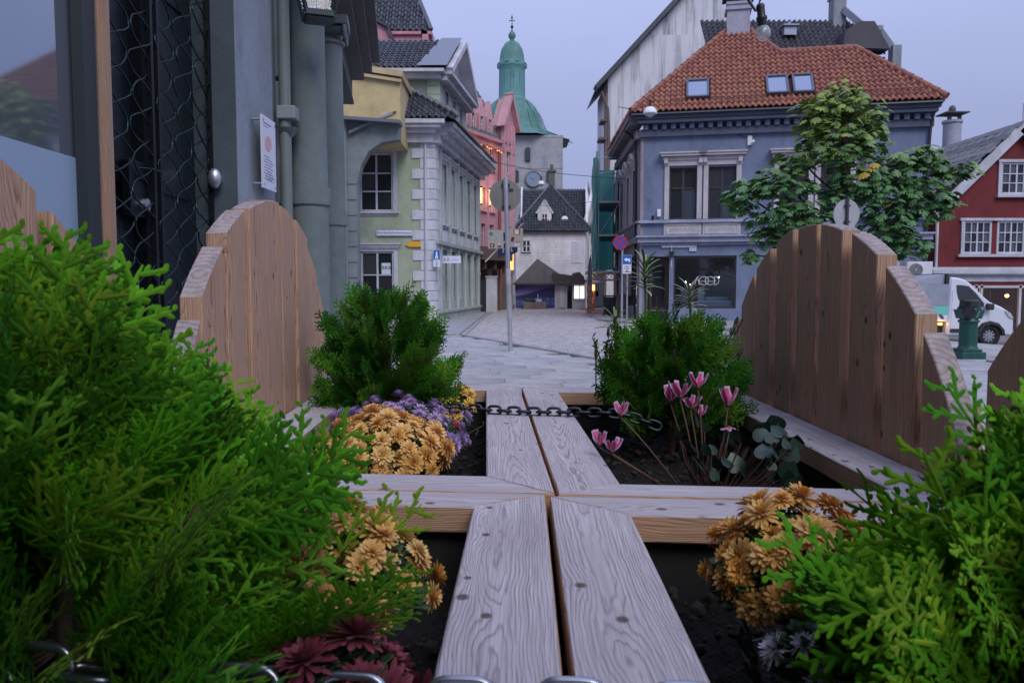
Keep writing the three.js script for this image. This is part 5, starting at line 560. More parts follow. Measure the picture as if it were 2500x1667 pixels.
function spray(seed, L, tw) { // fan-shaped frond in one plane: side twigs shorten towards the tip, each set with short blunt lobes
  const f = mulberry(seed), out = [], N = V3(0, 0, 1), zb = (y) => -.16 * y * y / L; strip(out, V3(0, 0, 0), V3(0, 1, 0), N, L * .5, tw * .6, -.15, 4, true); strip(out, V3(0, L * .47, zb(L * .47)), V3(0, 1, -.15).normalize(), N, L * .53, tw * .8, -.25, 5, true);
  const n = 10; for (let i = 0; i < n; i++) { const t = (i + .3 * f()) / n, y = L * (.08 + .88 * t), s = i % 2 ? 1 : -1, len = L * (.50 * Math.pow(1 - t, .75) + .07) * (.75 + .45 * f()), an = (36 + 14 * f()) * D; const d = V3(s * Math.sin(an), Math.cos(an), (f() - .6) * .3).normalize(), a = V3(0, y, zb(y)); strip(out, a, d, N, len, tw, -.3 + .3 * f(), 4, true);
    const m = Math.floor(len / (tw * 1.75)); for (let k = 0; k < m; k++) { const q = (k + .6) / (m + .4), b = a.clone().addScaledVector(d, len * q); b.z -= .1 * len * q * q; const a2 = an * s + (k % 2 ? 1 : -1) * (.62 + .25 * f()), d2 = V3(Math.sin(a2), Math.cos(a2), (f() - .5) * .35).normalize(), l2 = Math.max(tw * 1.7, len * .42 * (1 - .75 * q)) * (.75 + .45 * f()); strip(out, b, d2, N, l2, tw * .95, -.2, 3, true); } }
  const g = new THREE.BufferGeometry(); g.setAttribute('position', new THREE.BufferAttribute(new Float32Array(out), 3)); g.computeVertexNormals(); return g;
}
const leafMat = (o = {}) => phys([1, 1, 1], .62, { transmission: .14, thickness: 0, side: THREE.DoubleSide, ...o });
const thujaMat = leafMat({ roughness: .8, specularIntensity: .35 });
function thuja(label, x, z, base, R, H, nb, per, sprayL, tw, seed, cols, o = {}) {
  const { lean = [0, 0], round = 0, dir } = o, f = mulberry(seed), G = thing('thuja_shrub', label, 'shrub', [x, base, z], 0, 'clipped conifers in the planters'), gs = [spray(seed, sprayL, tw), spray(seed + 1, sprayL * .8, tw), spray(seed + 2, sprayL * 1.2, tw)];
  const ms = [[], [], []], cc = [[], [], []], c = new THREE.Color(), bark = mat([.10, .065, .04], .9), tb = [];
  const prof = (t) => round ? Math.sqrt(Math.max(0, 1 - ((t - .42) / .6) ** 2)) : Math.sin(Math.min(1, (t + .14) / .4) * PI / 2) * Math.pow(Math.max(0, 1 - t), .8);
  for (let b = 0; b < nb; b++) {
    const t = Math.min(.98, (b + f()) / nb), a = b * 2.39996 + (f() - .5) * .9, r = R * prof(t) * (b % 3 === 1 ? .45 + .25 * f() : .74 + .46 * f()), ca = Math.cos(a), sa = Math.sin(a);
    const tip = V3(ca * r + lean[0] * t, t * H + (f() - .5) * .05, sa * r + lean[1] * t), root = V3(lean[0] * t * .5, Math.max(0, t * H * .72 - r * .35), lean[1] * t * .5), mid = root.clone().lerp(tip, .55); mid.y -= .12 * r; const cv = new THREE.QuadraticBezierCurve3(root, mid, tip);
    if (b % 3 === 0) tb.push([root, mid, tip]);
    const twist = (f() - .5) * 2.4, bc = cols[f() < .16 ? 2 : f() < .5 ? 1 : 0], bj = .7 + .6 * f();
    const n = Math.max(3, Math.round(per * (.45 + .55 * r / R)));
    for (let i = 0; i < n; i++) {
      const k = .34 + .72 * Math.sqrt((i + f()) / n), p = cv.getPoint(Math.min(1, k)), T = cv.getTangent(Math.min(1, k)); const V = V3().crossVectors(T, V3(-sa, 0, ca)).normalize(), S = V3(-sa, 0, ca); const N = S.clone().multiplyScalar(Math.cos(twist + (f() - .5) * 1.1)).addScaledVector(V, Math.sin(twist + (f() - .5) * 1.1)).normalize(); let U = V3().crossVectors(N, T).normalize();
      const side = (i % 2 ? 1 : -1) * (.25 + .75 * f()) * (k > .95 ? .35 : 1), out = T.clone().addScaledVector(U, side).addScaledVector(V3((f() - .5), .25 + (f() - .4) * .7, (f() - .5)), .5).normalize(); const X = V3().crossVectors(out, N).normalize(), Z = V3().crossVectors(X, out).normalize();
      const s = .6 + .65 * f(), m = new THREE.Matrix4().makeBasis(X.multiplyScalar(s), out.clone().multiplyScalar(s), Z.multiplyScalar(s)).setPosition(p.addScaledVector(out, -sprayL * s * .3)); const v = Math.floor(f() * 3); ms[v].push(m);
      const q = f(), col = q < .12 ? cols[2] : q < .4 ? cols[1] : bc, j = bj * (.75 + .5 * f()); cc[v].push(c.clone().setRGB(col[0] * j * (.8 + .5 * f()), col[1] * j, col[2] * j));
    }
  }
  for (let v = 0; v < 3; v++) inst('foliage', gs[v], thujaMat, ms[v], G, cc[v]);
  B().tube([[0, -.2, 0], [.01, H * .3, .01], [lean[0] * .7, H * .75, lean[1] * .7]], .016, 8, 6).build('stem', bark, G); tb.slice(0, 24).forEach(([p, q, r]) => B().tube([[p.x, p.y, p.z], [q.x, q.y, q.z], [r.x, r.y, r.z]], .004, 6, 5).build('branch', bark, G));
  return G;
}
const GRN = [[.036, .175, .004], [.08, .275, .007], [.17, .37, .02]], GRD = [[.018, .11, .005], [.038, .17, .008], [.095, .24, .02]];
thuja('large feathery green conifer in the near planter by the window', -.625, -1.08, .80, .43, .455, 150, 10, .185, .0066, 11, GRN, { lean: [-.05, 0] });
thuja('dark green conifer at the lower right in the near planter', .80, -.98, .76, .43, .335, 165, 11, .185, .0066, 23, GRN, { lean: [.04, 0] });
thuja('round dark conifer in the far planter beside the purple flowers', -.535, -3.38, .75, .255, .50, 120, 14, .10, .0044, 37, GRD, { round: 1 });
thuja('bushy conifer in the far planter behind the cyclamen', .655, -3.26, .73, .275, .42, 120, 14, .10, .0044, 53, GRD, { round: 1 });

// ================================================================ chrysanthemums
const petalMat = (c, o = {}) => phys([1, 1, 1], .7, { transmission: .15, thickness: 0, side: THREE.DoubleSide, vertexColors: true, ...o });
function flowerGeo(seed, r, rings, c0, c1) { // cupped petals in rings, colour running along each petal
  const f = mulberry(seed), P = [], C = []; rings.forEach(([n, len, lift, w], k) => { for (let i = 0; i < n; i++) { const a = (i + .5 * (k % 2) + (f() - .5) * .6) / n * 2 * PI, L = r * len * (.85 + .3 * f()), li = lift + (f() - .5) * .35, W = r * w * (.85 + .3 * f()), dx = Math.cos(a), dz = Math.sin(a), sx = -dz, sz = dx; const pt = (t, s, cup) => { const l = L * t, y = l * Math.sin(li) + cup * W * .35 * s * s - .25 * L * t * t * (k === 0 ? .5 : .1), q = l * Math.cos(li); return [dx * q + sx * s * W, y + k * r * .05, dz * q + sz * s * W]; };
    const row = [[.08, .3], [.5, .9], [.85, 1], [1, .35]].map(([t, ww]) => [pt(t, -ww * .5, 1), pt(t, 0, 0), pt(t, ww * .5, 1), t]); const j = .82 + .36 * f(); for (let q = 0; q < 3; q++) { const A = row[q], E = row[q + 1]; for (const [a1, b1] of [[0, 1], [1, 2]]) { for (const [v, t] of [[A[a1], A[3]], [E[a1], E[3]], [E[b1], E[3]], [A[a1], A[3]], [E[b1], E[3]], [A[b1], A[3]]]) { P.push(...v); for (let c = 0; c < 3; c++) C.push((c0[c] + (c1[c] - c0[c]) * t) * j); } } } } });
  const g = new THREE.BufferGeometry(); g.setAttribute('position', new THREE.BufferAttribute(new Float32Array(P), 3)); g.setAttribute('color', new THREE.BufferAttribute(new Float32Array(C), 3)); g.computeVertexNormals(); return g;
}
const MUMR = [[19, 1, -.05, .225], [18, .88, .35, .215], [15, .7, .75, .19], [11, .46, 1.1, .15]], FINE = [[24, 1, .0, .11], [24, .9, .4, .1], [20, .75, .8, .1], [16, .55, 1.1, .1], [10, .35, 1.35, .09]];
const pm1 = petalMat(), mumLeaf = (() => { const o = []; const f = mulberry(8); for (let i = 0; i < 7; i++) strip(o, V3(0, 0, 0), V3(Math.cos(i * .9) * .7, .5 + .3 * f(), Math.sin(i * .9) * .7).normalize(), V3(0, 1, 0), .045, .02, -.6, 3); const g = new THREE.BufferGeometry(); g.setAttribute('position', new THREE.BufferAttribute(new Float32Array(o), 3)); g.computeVertexNormals(); return g; })();
function mum(label, pos, rx, ry, rz, n, fr, geos, seed, tint = [[1, 1, 1]]) {
  const f = mulberry(seed), G = thing('chrysanthemum', label, 'flower', pos, 0, 'chrysanthemums in the planters'); const pts = []; const mats = tint.map(t => petalMat(0, { color: L3(...t) }));
  for (let i = 0; i < n; i++) { const k = (i + .5) / n, ph = Math.acos(1 - k * 1.12), th = i * 2.39996 + (f() - .5) * .5; const d = V3(Math.sin(ph) * Math.cos(th), Math.cos(ph), Math.sin(ph) * Math.sin(th)); const p = V3(d.x * rx, d.y * ry, d.z * rz).multiplyScalar((.9 + .16 * f()) * (1 + .16 * Math.sin(th * 2.3 + ph * 3 + seed))); const h = mesh('flower_head', geos[Math.floor(f() * geos.length)], mats[Math.floor(f() * mats.length)], G); h.position.copy(p); h.quaternion.setFromUnitVectors(V3(0, 1, 0), V3(d.x + (f() - .5) * .5, d.y * 1.1 + .15, d.z + (f() - .5) * .5).normalize()); h.rotateY(f() * 6); const s = fr * (.75 + .5 * f()); h.scale.setScalar(s); }
  const ms = [], cc = []; for (let i = 0; i < n * 5; i++) { const th = f() * 7, ph = f() * 1.9; ms.push(M4(Math.sin(ph) * Math.cos(th) * rx * .78, Math.cos(ph) * ry * .7 - .01, Math.sin(ph) * Math.sin(th) * rz * .78, f() - .5, f() * 6, f() - .5)); const j = .7 + .6 * f(); cc.push(L3(.03 * j, .075 * j, .02 * j)); } inst('leaves', mumLeaf, leafMat(), ms, G, cc); B().tube([[0, -.25, 0], [0, -.1, 0], [.01, ry * .4, .01]], .012, 6, 6).build('stem', mat([.05, .07, .03]), G); return G;
}
const orange = [1, 2, 3].map(s => flowerGeo(s, 1, MUMR, [.58, .27, .04], [.80, .54, .19])), purple = [4, 5].map(s => flowerGeo(s, 1, FINE, [.36, .20, .40], [.54, .40, .62])), yellow = [6, 7].map(s => flowerGeo(s, 1, MUMR, [.62, .34, .02], [.78, .56, .12])), redF = [8, 9].map(s => flowerGeo(s, 1, [[20, 1, .0, .2], [20, .9, .35, .2], [16, .72, .75, .18], [12, .5, 1.1, .16]], [.10, .008, .014], [.24, .035, .06])), white = [10, 11].map(s => flowerGeo(s, 1, FINE, [.6, .54, .62], [.82, .78, .86]));
const wt3 = [[1, 1, 1], [1, .92, .85], [.86, .72, .5], [1, 1.02, 1.05]];
mum('dome of orange-yellow chrysanthemums with purple ones behind in the far planter', [-.40, .775, -2.44], .185, .125, .2, 150, .031, orange, 21, wt3);
mum('purple chrysanthemums behind the orange dome in the far planter', [-.395, .76, -2.73], .225, .148, .17, 100, .027, purple, 22, [[1, 1, 1], [.85, .82, .95]]);
mum('small yellow chrysanthemum cluster behind the round conifer', [-.275, .76, -3.48], .11, .1, .1, 26, .034, yellow, 23, wt3);
mum('pale orange chrysanthemums half hidden by the large feathery conifer', [-.265, .79, -1.30], .115, .125, .115, 84, .028, orange, 24, [[1, 1.05, 1.1], [1, .95, .9], [.9, .8, .6]]);
mum('dark red chrysanthemums at the bottom beside the plank', [-.225, .765, -.98], .09, .085, .09, 14, .044, redF, 25);
mum('deep orange chrysanthemums beside the dark conifer in the near planter', [.475, .80, -1.33], .125, .125, .13, 92, .029, orange, 26, [[.95, .8, .55], [.85, .62, .32], [.8, .72, .6]]);
mum('pale lilac-white chrysanthemums below the deep orange ones', [.425, .75, -1.10], .045, .065, .05, 9, .027, white, 27);

// ================================================================ cyclamen
{
  const G = thing('cyclamen', 'pink cyclamen with swept-back petals in the far planter', 'flower', [.60, .62, -2.42]); const w = (x, y, z) => [x - .60, y - .62, z + 2.42];
  const petal = (() => { const P = [], C = [], nU = 5, nV = 6, at = (i, j) => { const s = (i / nU - .5) * 2, t = j / nV, wd = .0095 * Math.sin(Math.min(1, t * 1.25 + .12) * PI * .8) + .0015; const out = .005 + .022 * Math.pow(t, 1.15); return [[s * wd, t * .042 - .002, out + s * s * .004 * Math.sin(t * PI)], [.72 - .0 + .1 * Math.abs(s) * t, .04 + .62 * Math.pow(Math.max(Math.abs(s), t > .8 ? (t - .8) * 5 : 0), 3), .16 + .55 * Math.pow(Math.max(Math.abs(s), t > .8 ? (t - .8) * 5 : 0), 3)]]; }; for (let i = 0; i < nU; i++) for (let j = 0; j < nV; j++) for (const [a, b] of [[i, j], [i + 1, j], [i + 1, j + 1], [i, j], [i + 1, j + 1], [i, j + 1]]) { const [p, c] = at(a, b); P.push(...p); C.push(c[0] * .74, c[1] * .75, c[2] * 1.0); } const g = new THREE.BufferGeometry(); g.setAttribute('position', new THREE.BufferAttribute(new Float32Array(P), 3)); g.setAttribute('color', new THREE.BufferAttribute(new Float32Array(C), 3)); const q = mergeVertices(g, 1e-6); q.computeVertexNormals(); return q; })();
  const stem = mat([.10, .045, .035], .6), pmC = petalMat(); const f = mulberry(4);
  const fl = [[.575, .995, -2.45, 1.2, .1], [.52, .965, -2.45, 1.35, .2], [.50, .945, -2.5, 1.2, -.2], [.555, .93, -2.46, 1.1, .3], [.66, .945, -2.42, 1.35, -.1], [.59, .90, -2.48, .85, .1], [.345, .90, -2.5, 1.0, -.4], [.255, .845, -2.3, 1.0, -.3], [.29, .83, -2.28, 1.05, .2], [.66, .88, -2.4, .7, 2.9]];
  for (const [x, y, z, s, tilt] of fl) { const p = w(x, y, z), F = B().tube([w(.60 + (x - .6) * .25, .66, -2.42 + (z + 2.42) * .3), w(.60 + (x - .6) * .7, .66 + (y - .66) * .6, z + .02), [p[0], p[1] - .012, p[2]]], .0028, 14, 6).build('flower_stem', stem, G); for (let i = 0; i < 5; i++) { const m = mesh('petal', petal, pmC, F); m.position.set(...p); m.rotation.set(tilt * .6, i * 2 * PI / 5 + f(), tilt, 'YXZ'); m.scale.setScalar(s * .88); m.rotation.order = 'YXZ'; } B().sph(.007 * s, p[0], p[1] - .004, p[2], [1, .8, 1], 8).build('calyx', stem, F); }
  const lg = (() => { const sh = new THREE.Shape(); sh.moveTo(0, 0); sh.bezierCurveTo(.03, -.02, .06, .02, .045, .05); sh.bezierCurveTo(.03, .075, .01, .085, 0, .095); sh.bezierCurveTo(-.01, .085, -.03, .075, -.045, .05); sh.bezierCurveTo(-.06, .02, -.03, -.02, 0, 0); const g = new THREE.ShapeGeometry(sh, 10), p = g.attributes.position; for (let i = 0; i < p.count; i++) { const x = p.getX(i), y = p.getY(i); p.setZ(i, -x * x * 6 - (y - .04) ** 2 * 4); } g.computeVertexNormals(); return metreUV(g.toNonIndexed()); })();
  const lmt = canvasTex(128, 128, (c, w2, h) => { c.fillStyle = '#25443a'; c.fillRect(0, 0, w2, h); }); const lmats = [[.018, .048, .034], [.028, .065, .05], [.014, .036, .026], [.034, .066, .052]].map(c => phys(c, .4, { side: THREE.DoubleSide, map: stoneTex }));
  for (let i = 0; i < 70; i++) { const a = f() * 7, r = .03 + .15 * f(), p = [Math.cos(a) * r + .08, .08 + .17 * f(), Math.sin(a) * r * .8 + .02]; const m = mesh('leaf', lg, lmats[i % 4], G); m.position.set(...p); m.rotation.set(-1.0 + f() * .9, a * .5 + f() * 2 - 1, (f() - .5) * .9, 'YXZ'); m.scale.setScalar(.32 + .34 * f()); B().tube([[.04, 0, 0], [p[0] * .7, p[1] * .6, p[2] * .7], p], .002, 8, 5).build('leaf_stalk', stem, G); }
}
// ================================================================ other planter plants
function whorlPlant(label, pos, h, leafL, n, col, rim, seed, cat = 'plant') { const f = mulberry(seed), G = thing('lily_plant', label, cat, pos); B().tube([[0, -.2, 0], [.008, h * .4, 0], [0, h, .005]], .006, 10, 7).build('stem', mat([.09, .15, .03], .6), G); const sh = []; const mk = (w) => { const o = []; strip(o, V3(0, 0, 0), V3(0, .55, 1).normalize(), V3(0, 1, -.4).normalize(), leafL, w, -.8, 6); const g = new THREE.BufferGeometry(); g.setAttribute('position', new THREE.BufferAttribute(new Float32Array(o), 3)); g.computeVertexNormals(); return g; }; const g = mk(.013); const m1 = leafMat({ color: L3(...col) }), m2 = leafMat({ color: L3(...rim) }); for (let i = 0; i < n; i++) { const t = i / n, m = mesh('leaf', g, i % 3 ? m1 : m2, G); m.position.set(0, h * (.74 + .26 * t), 0); m.rotation.set(.35 - 1.1 * t + (f() - .5) * .3, i * 2.4 + f(), 0, 'YXZ'); m.scale.setScalar(.75 + .4 * f() * (1.2 - t * .5)); } return G; }
whorlPlant('upright lily-like plant with arching pale-edged leaves above the far conifer', [.60, .95, -3.62],   .45, .10, 34, [.07, .16, .035], [.30, .36, .20], 71);
whorlPlant('slender variegated plant with thin silvery leaves before the shop window', [.80, .98, -3.60], .30, .10, 26, [.20, .24, .15], [.42, .42, .40], 72);
whorlPlant('small pale green rosette plant at the edge of the far conifer', [.475, .95, -3.68], .20, .09, 18, [.16, .22, .05], [.24, .28, .09], 73);
{ const f = mulberry(9); const T = (label, pos, n, h, spread, col, lf, seed) => { const G = thing('leafy_plant', label, 'plant', pos); const f = mulberry(seed), lm = leafMat({ color: L3(...col) }); const sh = new THREE.Shape(); sh.moveTo(0, 0); sh.quadraticCurveTo(lf * .36, lf * .45, 0, lf); sh.quadraticCurveTo(-lf * .36, lf * .45, 0, 0); const g = new THREE.ShapeGeometry(sh, 5); for (let i = 0; i < n; i++) { const a = f() * 7, r = spread * f(), top = [Math.cos(a) * r, h * (.5 + .5 * f()), Math.sin(a) * r]; B().tube([[0, -.15, 0], [top[0] * .4, top[1] * .5, top[2] * .4], top], .0025, 8, 5).build('twig', mat([.05, .04, .03]), G); for (let k = 0; k < 9; k++) { const t = .35 + .65 * k / 8, m = mesh('leaf', g, lm, G); m.position.set(top[0] * t, top[1] * t - .05 * (1 - t), top[2] * t); m.rotation.set(f() * 2 - .3, f() * 7, (f() - .5), 'YXZ'); m.scale.setScalar(.6 + .7 * f()); } } return G; };
  T('dark glossy evergreen sprigs between lily plants in the far planter', [.67, .98, -3.66], 7, .28, .11, [.012, .022, .018], .035, 81);
  T('dark berried evergreen twigs on the street side of the far conifer', [.40, .92, -3.45], 6, .20, .10, [.018, .028, .014], .03, 82);
  T('yellow-green young shoots leaning out of the far planter', [.36, .98, -3.40], 2, .1, .06, [.15, .2, .06], .035, 83);
  T('pale leafed low plant beside the conifer and fence', [.93, .9, -3.55], 7, .28, .16, [.14, .2, .12], .045, 84);
  T('silvery low foliage with a red bud beside the plank', [-.24, .68, -2.95], 10, .14, .14, [.06, .11, .09], .02, 85);
  T('small dark seedlings in the soil by the right plank', [.42, .62, -1.3], 6, .1, .14, [.03, .07, .04], .03, 86);
  const bd = thing('red_bud', 'single red flower bud beside the far left plank', 'flower', [-.205, .80, -2.86]); B().sph(.014, 0, 0, 0, [1, 1.2, 1]).build('bud', mat([.35, .02, .02]), bd); B().tube([[0, -.12, 0], [0, -.01, 0]], .002, 4, 5).build('stem', mat([.1, .04, .03]), bd);
}

// ================================================================ signs, posts and other street things
{
  const G = thing('sign_post', 'leaning steel post with round sign back and two square posters', 'road sign', [-.03, 0, -15.7]); G.rotation.z = .028;
  const pl = B(); pl.cyl(.045, .045, 3.42, 0, 1.71, 0, 16); pl.build('pole', MT.galv, G); B().cyl(.14, .16, .03, 0, .015, 0, 20).build('base_plate', MT.galv, G); B().cyl(.05, .05, .5, 0, .9, 0, 14).cyl(.051, .051, .3, 0, 1.5, 0, 14).build('torn_stickers', mat([.5, .5, .53], .9, { map: grimeTex }), G);
  B().cyl(.31, .31, .02, -.02, 3.08, -.07, 48, PI / 2).build('sign_disc', mat([.24, .235, .21], .6, { metalness: .2, map: grimeTex }), G); B().box(.16, .04, .06, 0, 3.28, -.04).box(.16, .04, .06, 0, 2.86, -.04).build('clamp', MT.black, G); B().box(.09, .06, .005, .1, 3.18, -.055).build('sticker', mat([.03, .04, .035]), G);
  const p1 = canvasTex(256, 320, (c, w, h) => { c.fillStyle = '#9a9a92'; c.fillRect(0, 0, w, h); c.fillStyle = '#1e7a6a'; c.beginPath(); c.arc(52, 66, 34, 0, 7); c.fill(); c.fillStyle = '#1f2a26'; c.fillRect(18, 128, 120, 30); c.fillStyle = '#dfe3dd'; c.fillRect(26, 136, 104, 12); c.fillStyle = '#5c4a33'; c.fillRect(28, 228, 76, 74); c.fillStyle = '#b59a72'; c.fillRect(52, 240, 22, 50); c.fillStyle = '#c4a7a2'; c.beginPath(); c.arc(186, 244, 24, 0, 7); c.fill(); c.fillStyle = '#6a3b40'; c.fillRect(158, 270, 60, 36); });
  const p2 = canvasTex(256, 320, (c, w, h) => { c.fillStyle = '#9b9689'; c.fillRect(0, 0, w, h); c.fillStyle = '#5a4640'; c.beginPath(); c.arc(150, 62, 62, 0, 7); c.fill(); c.fillStyle = '#d6b2a8'; c.beginPath(); c.ellipse(146, 62, 42, 50, 0, 0, 7); c.fill(); c.fillStyle = '#6b1f1c'; c.save(); c.translate(66, 186); c.rotate(.3); c.fillRect(-26, -42, 56, 84); c.restore(); c.fillStyle = '#6f6a60'; c.fillRect(112, 222, 96, 12); c.fillStyle = '#b9b4c4'; c.fillRect(86, 262, 112, 40); });
  sheet('poster', .3, .36, .012, p1, G, -.225, 2.23, .02, .04); sheet('poster', .28, .36, .012, p2, G, .17, 2.25, .02, -.05); B().box(.5, .03, .03, -.03, 2.34, 0).box(.5, .03, .03, -.03, 2.12, 0).build('poster_rail', MT.black, G);
  // no-stopping sign
  const N = thing('no_stopping_sign', 'round red and blue no-stopping sign with blue arrow plate on a pole', 'road sign', [3.67, 0, -27]); B().cyl(.04, .04, 3.05, .05, 1.52, -.05, 12).build('pole', MT.galv, N); const rt = canvasTex(256, 256, (c, w, h) => { c.fillStyle = '#a8202c'; c.fillRect(0, 0, w, h); c.fillStyle = '#1f48a8'; c.beginPath(); c.arc(128, 128, 98, 0, 7); c.fill(); c.strokeStyle = '#a8202c'; c.lineWidth = 26; c.beginPath(); c.moveTo(56, 56); c.lineTo(200, 200); c.moveTo(200, 56); c.lineTo(56, 200); c.stroke(); }); const rg = new THREE.CylinderGeometry(.245, .245, .015, 40); const dm = new THREE.Mesh(rg, [MT.galv, mat([1, 1, 1], .45, { map: rt }), MT.galv]); dm.name = 'sign_disc'; dm.rotation.x = PI / 2; dm.position.set(-.03, 2.78, 0); dm.castShadow = dm.receiveShadow = true; N.add(dm);
  const at = canvasTex(128, 256, (c, w, h) => { c.fillStyle = '#d2d2dc'; c.fillRect(0, 0, w, h); c.fillStyle = '#1758a8'; c.fillRect(3, 3, w - 6, 124); c.fillStyle = '#eef'; c.beginPath(); c.moveTo(20, 62); c.lineTo(58, 32); c.lineTo(58, 50); c.lineTo(108, 50); c.lineTo(108, 96); c.lineTo(88, 96); c.lineTo(88, 74); c.lineTo(58, 74); c.lineTo(58, 92); c.closePath(); c.fill(); c.fillStyle = '#6b6d7c'; c.fillRect(30, 150, 60, 14); c.fillRect(24, 180, 76, 12); c.beginPath(); c.arc(64, 222, 18, 0, 7); c.fill(); }); sheet('arrow_plate', .3, .62, .015, at, N, .2, 2.05, .02); B().rod([.22, 1.75, -.02], [.22, 0, -.02], .03).build('second_pole', MT.galv, N);
  // round sign back seen above the fence
  const R = thing('round_sign', 'pale round sign back on a post beyond the arched panel', 'road sign', [3.74, 0, -9]); B().cyl(.145, .145, .012, 0, 2.108, 0, 44, PI / 2).build('sign_disc', mat([.46, .46, .49], .5, { metalness: .2, map: plasterTex }), R).scale.set(1, 1.14, 1); R.children[0].position.y = -.295; B().cyl(.016, .016, 2.3, .0, 1.15, .03, 12).build('pole', mat([.06, .06, .07], .5), R); B().box(.06, .02, .03, 0, 2.2, .02).box(.06, .02, .03, 0, 2.02, .02).build('clamp', MT.black, R);
  B().box(.22, .06, .06, .1, 1.88, .02).build('bracket', MT.trim, R);
  // green cast-iron water post
  const k = .001216, W = thing('water_post', 'dark green cast iron water post with black cap on the square', 'hydrant', [8.19, .012, -14.3]); const ci = mat([.012, .105, .085], .45, { map: grimeTex }), bk = mat([.012, .014, .016], .4);
  B().rbox(.43, .13, .43, .012, 0, .065, 0).rbox(.34, .05, .34, .01, 0, .155, 0).build('base', ci, W); B().lathe([[.17, .18], [.165, .21], [.15, .23], [.152, .3], [.148, .6], [.15, .64], [.175, .66], [.178, .69], [.15, .7], [.15, .74]], 0, 0, 0, 28).build('shaft', ci, W); B().ext([[-.15, .72], [.15, .72], [.2, .88], [.14, .88], [.12, .93], [-.12, .93], [-.14, .88], [-.2, .88]], .3, M4(0, 0, -.15)).build('head', ci, W); B().cyl(.1, .1, .1, -.09, .84, .15, 20, PI / 2).build('outlet', bk, W); B().cyl(.155, .165, .1, 0, .98, 0, 28).cyl(.12, .155, .03, 0, 1.045, 0, 28).build('cap', bk, W); B().rod([-.05, .8, .17], [.02, .9, .17], .01).rod([.1, .86, .16], [.04, .74, .16], .008).build('chain_hook', MT.steel, W);
  // orange-wrapped post and bins by the kerb
  const Q = thing('wrapped_post', 'dark slim post wrapped in torn orange posters at the kerb', 'post', [3.5, 0, -36]); B().ext([[-.09, 0], [.09, 0], [.09, 2.2], [.02, 2.75], [-.09, 2.2]], .14, M4(0, 0, -.07)).build('post', mat([.10, .10, .12], .7), Q); const ow = B(); for (let i = 0; i < 5; i++) ow.rbox(.22 + (i % 2) * .06, .22, .2, .03, (i % 2 ? .03 : -.02), .2 + i * .25, 0); ow.build('torn_posters', mat([.48, .20, .12], .8, { map: grimeTex }), Q); B().box(.5, .05, .3, .05, .025, .1).box(.4, .05, .25, .05, .075, .1).build('foot', MT.kerb, Q);
  const bin = (label, x, z) => { const Bn = thing('wheelie_bin', label, 'bin', [x, 0, z], 0, 'bins by the scaffold'); B().ext([[-.2, .06], [.2, .06], [.27, .85], [-.27, .85]], .5, M4(0, 0, -.25), [], .02).build('body', mat([.018, .02, .024], .55), Bn); B().rbox(.6, .06, .58, .02, 0, .9, .02).build('lid', mat([.025, .027, .032], .5), Bn); for (const s of [-1, 1]) B().cyl(.09, .09, .05, s * .22, .09, -.2, 16, 0, PI / 2).build('wheel', MT.black, Bn); };
  bin('black wheelie bin under the scaffold edge', 4.2, -34.5); bin('black wheelie bin behind another bin by the pole', 4.75, -34.2);
  const bp = thing('rusty_bollard', 'rusty brown box bollard beside the black bins', 'bollard', [4.45, 0, -32.6]); B().rbox(.34, .95, .34, .03, 0, .48, 0).rbox(.4, .07, .4, .02, 0, .98, 0).build('body', mat([.14, .11, .09], .9, { map: grimeTex }), bp);
  const pf = thing('fire_bowl_lamp', 'pinkish lit cone lamp on an orange stem under the scaffold', 'lamp', [4.28, 0, -42]); B().rod([0, 0, 0], [0, 1.35, 0], .05).build('stem', mat([.4, .15, .05]), pf); B().add(new THREE.ConeGeometry(.5, .4, 16), M4(-.1, 1.65, 0, 0, 0, .2)).build('shade', mat([.55, .42, .44], .8), pf); glow(pf, 0, 1.25, .06, .12, .3, 4, [1, .4, .1]);
  // recycling bins behind the round conifer
  const rb = (label, x, z) => { const T = thing('litter_bin', label, 'bin', [x, 0, z], .1, 'green bins by the portal'); B().rbox(.3, .95, .34, .03, 0, .5, 0).build('body', mat([.03, .075, .065], .45), T); B().add(new THREE.CylinderGeometry(.155, .155, .36, 20, 1, false, -PI / 2, PI), M4(0, .97, 0, PI / 2, 0, 0)).build('hood', MT.steel, T); B().box(.2, .1, .01, 0, .86, .175).build('slot', MT.black, T); };
  rb('green bin with rounded steel hood beside the far left panel', -1.66, -6.9); rb('second green bin with steel hood, nearer the green house', -1.32, -6.85);
  // hanging street lamps on wires
  const hl = (label, x, y, z, r) => { const T = thing('hanging_lamp', label, 'street lamp', [x, y, z], 0, 'street lamps hung on wires'); B().lathe([[.0, r], [r * .55, r * .85], [r * .92, r * .4], [r, 0], [r * .9, -.02], [0, -.02]], 0, 0, 0, 20).build('dome', mat([.72, .73, .76], .4), T); B().lathe([[0, -.02 - r * .5], [r * .5, -r * .35], [r * .8, -.02]], 0, 0, 0, 18).build('globe', mat([.5, .5, .55], .3), T); B().cyl(.03, .03, .2, 0, r + .08, 0, 8).build('hanger', MT.iron, T); return T; };
  const wires = (o, a, b) => { const m = [(a[0] + b[0]) / 2, (a[1] + b[1]) / 2 - .15, (a[2] + b[2]) / 2]; B().tube([a, m, b], .012, 16, 4).build('wire', MT.black, o); };
  const h1 = hl('white domed street lamp on a wire in front of the church tower', 1.3, 5.85, -36, .17); wires(h1, [-3, 1, 1], [3.4, -.1, 2.5]); wires(h1, [0, .25, 0], [.001, .3, 0]);
  const h2 = hl('white domed street lamp on a wire before the orange roof corner', 4.68, 7.15, -27.5, .24); wires(h2, [.1, .4, 0], [-.9, .55, -1.5]);
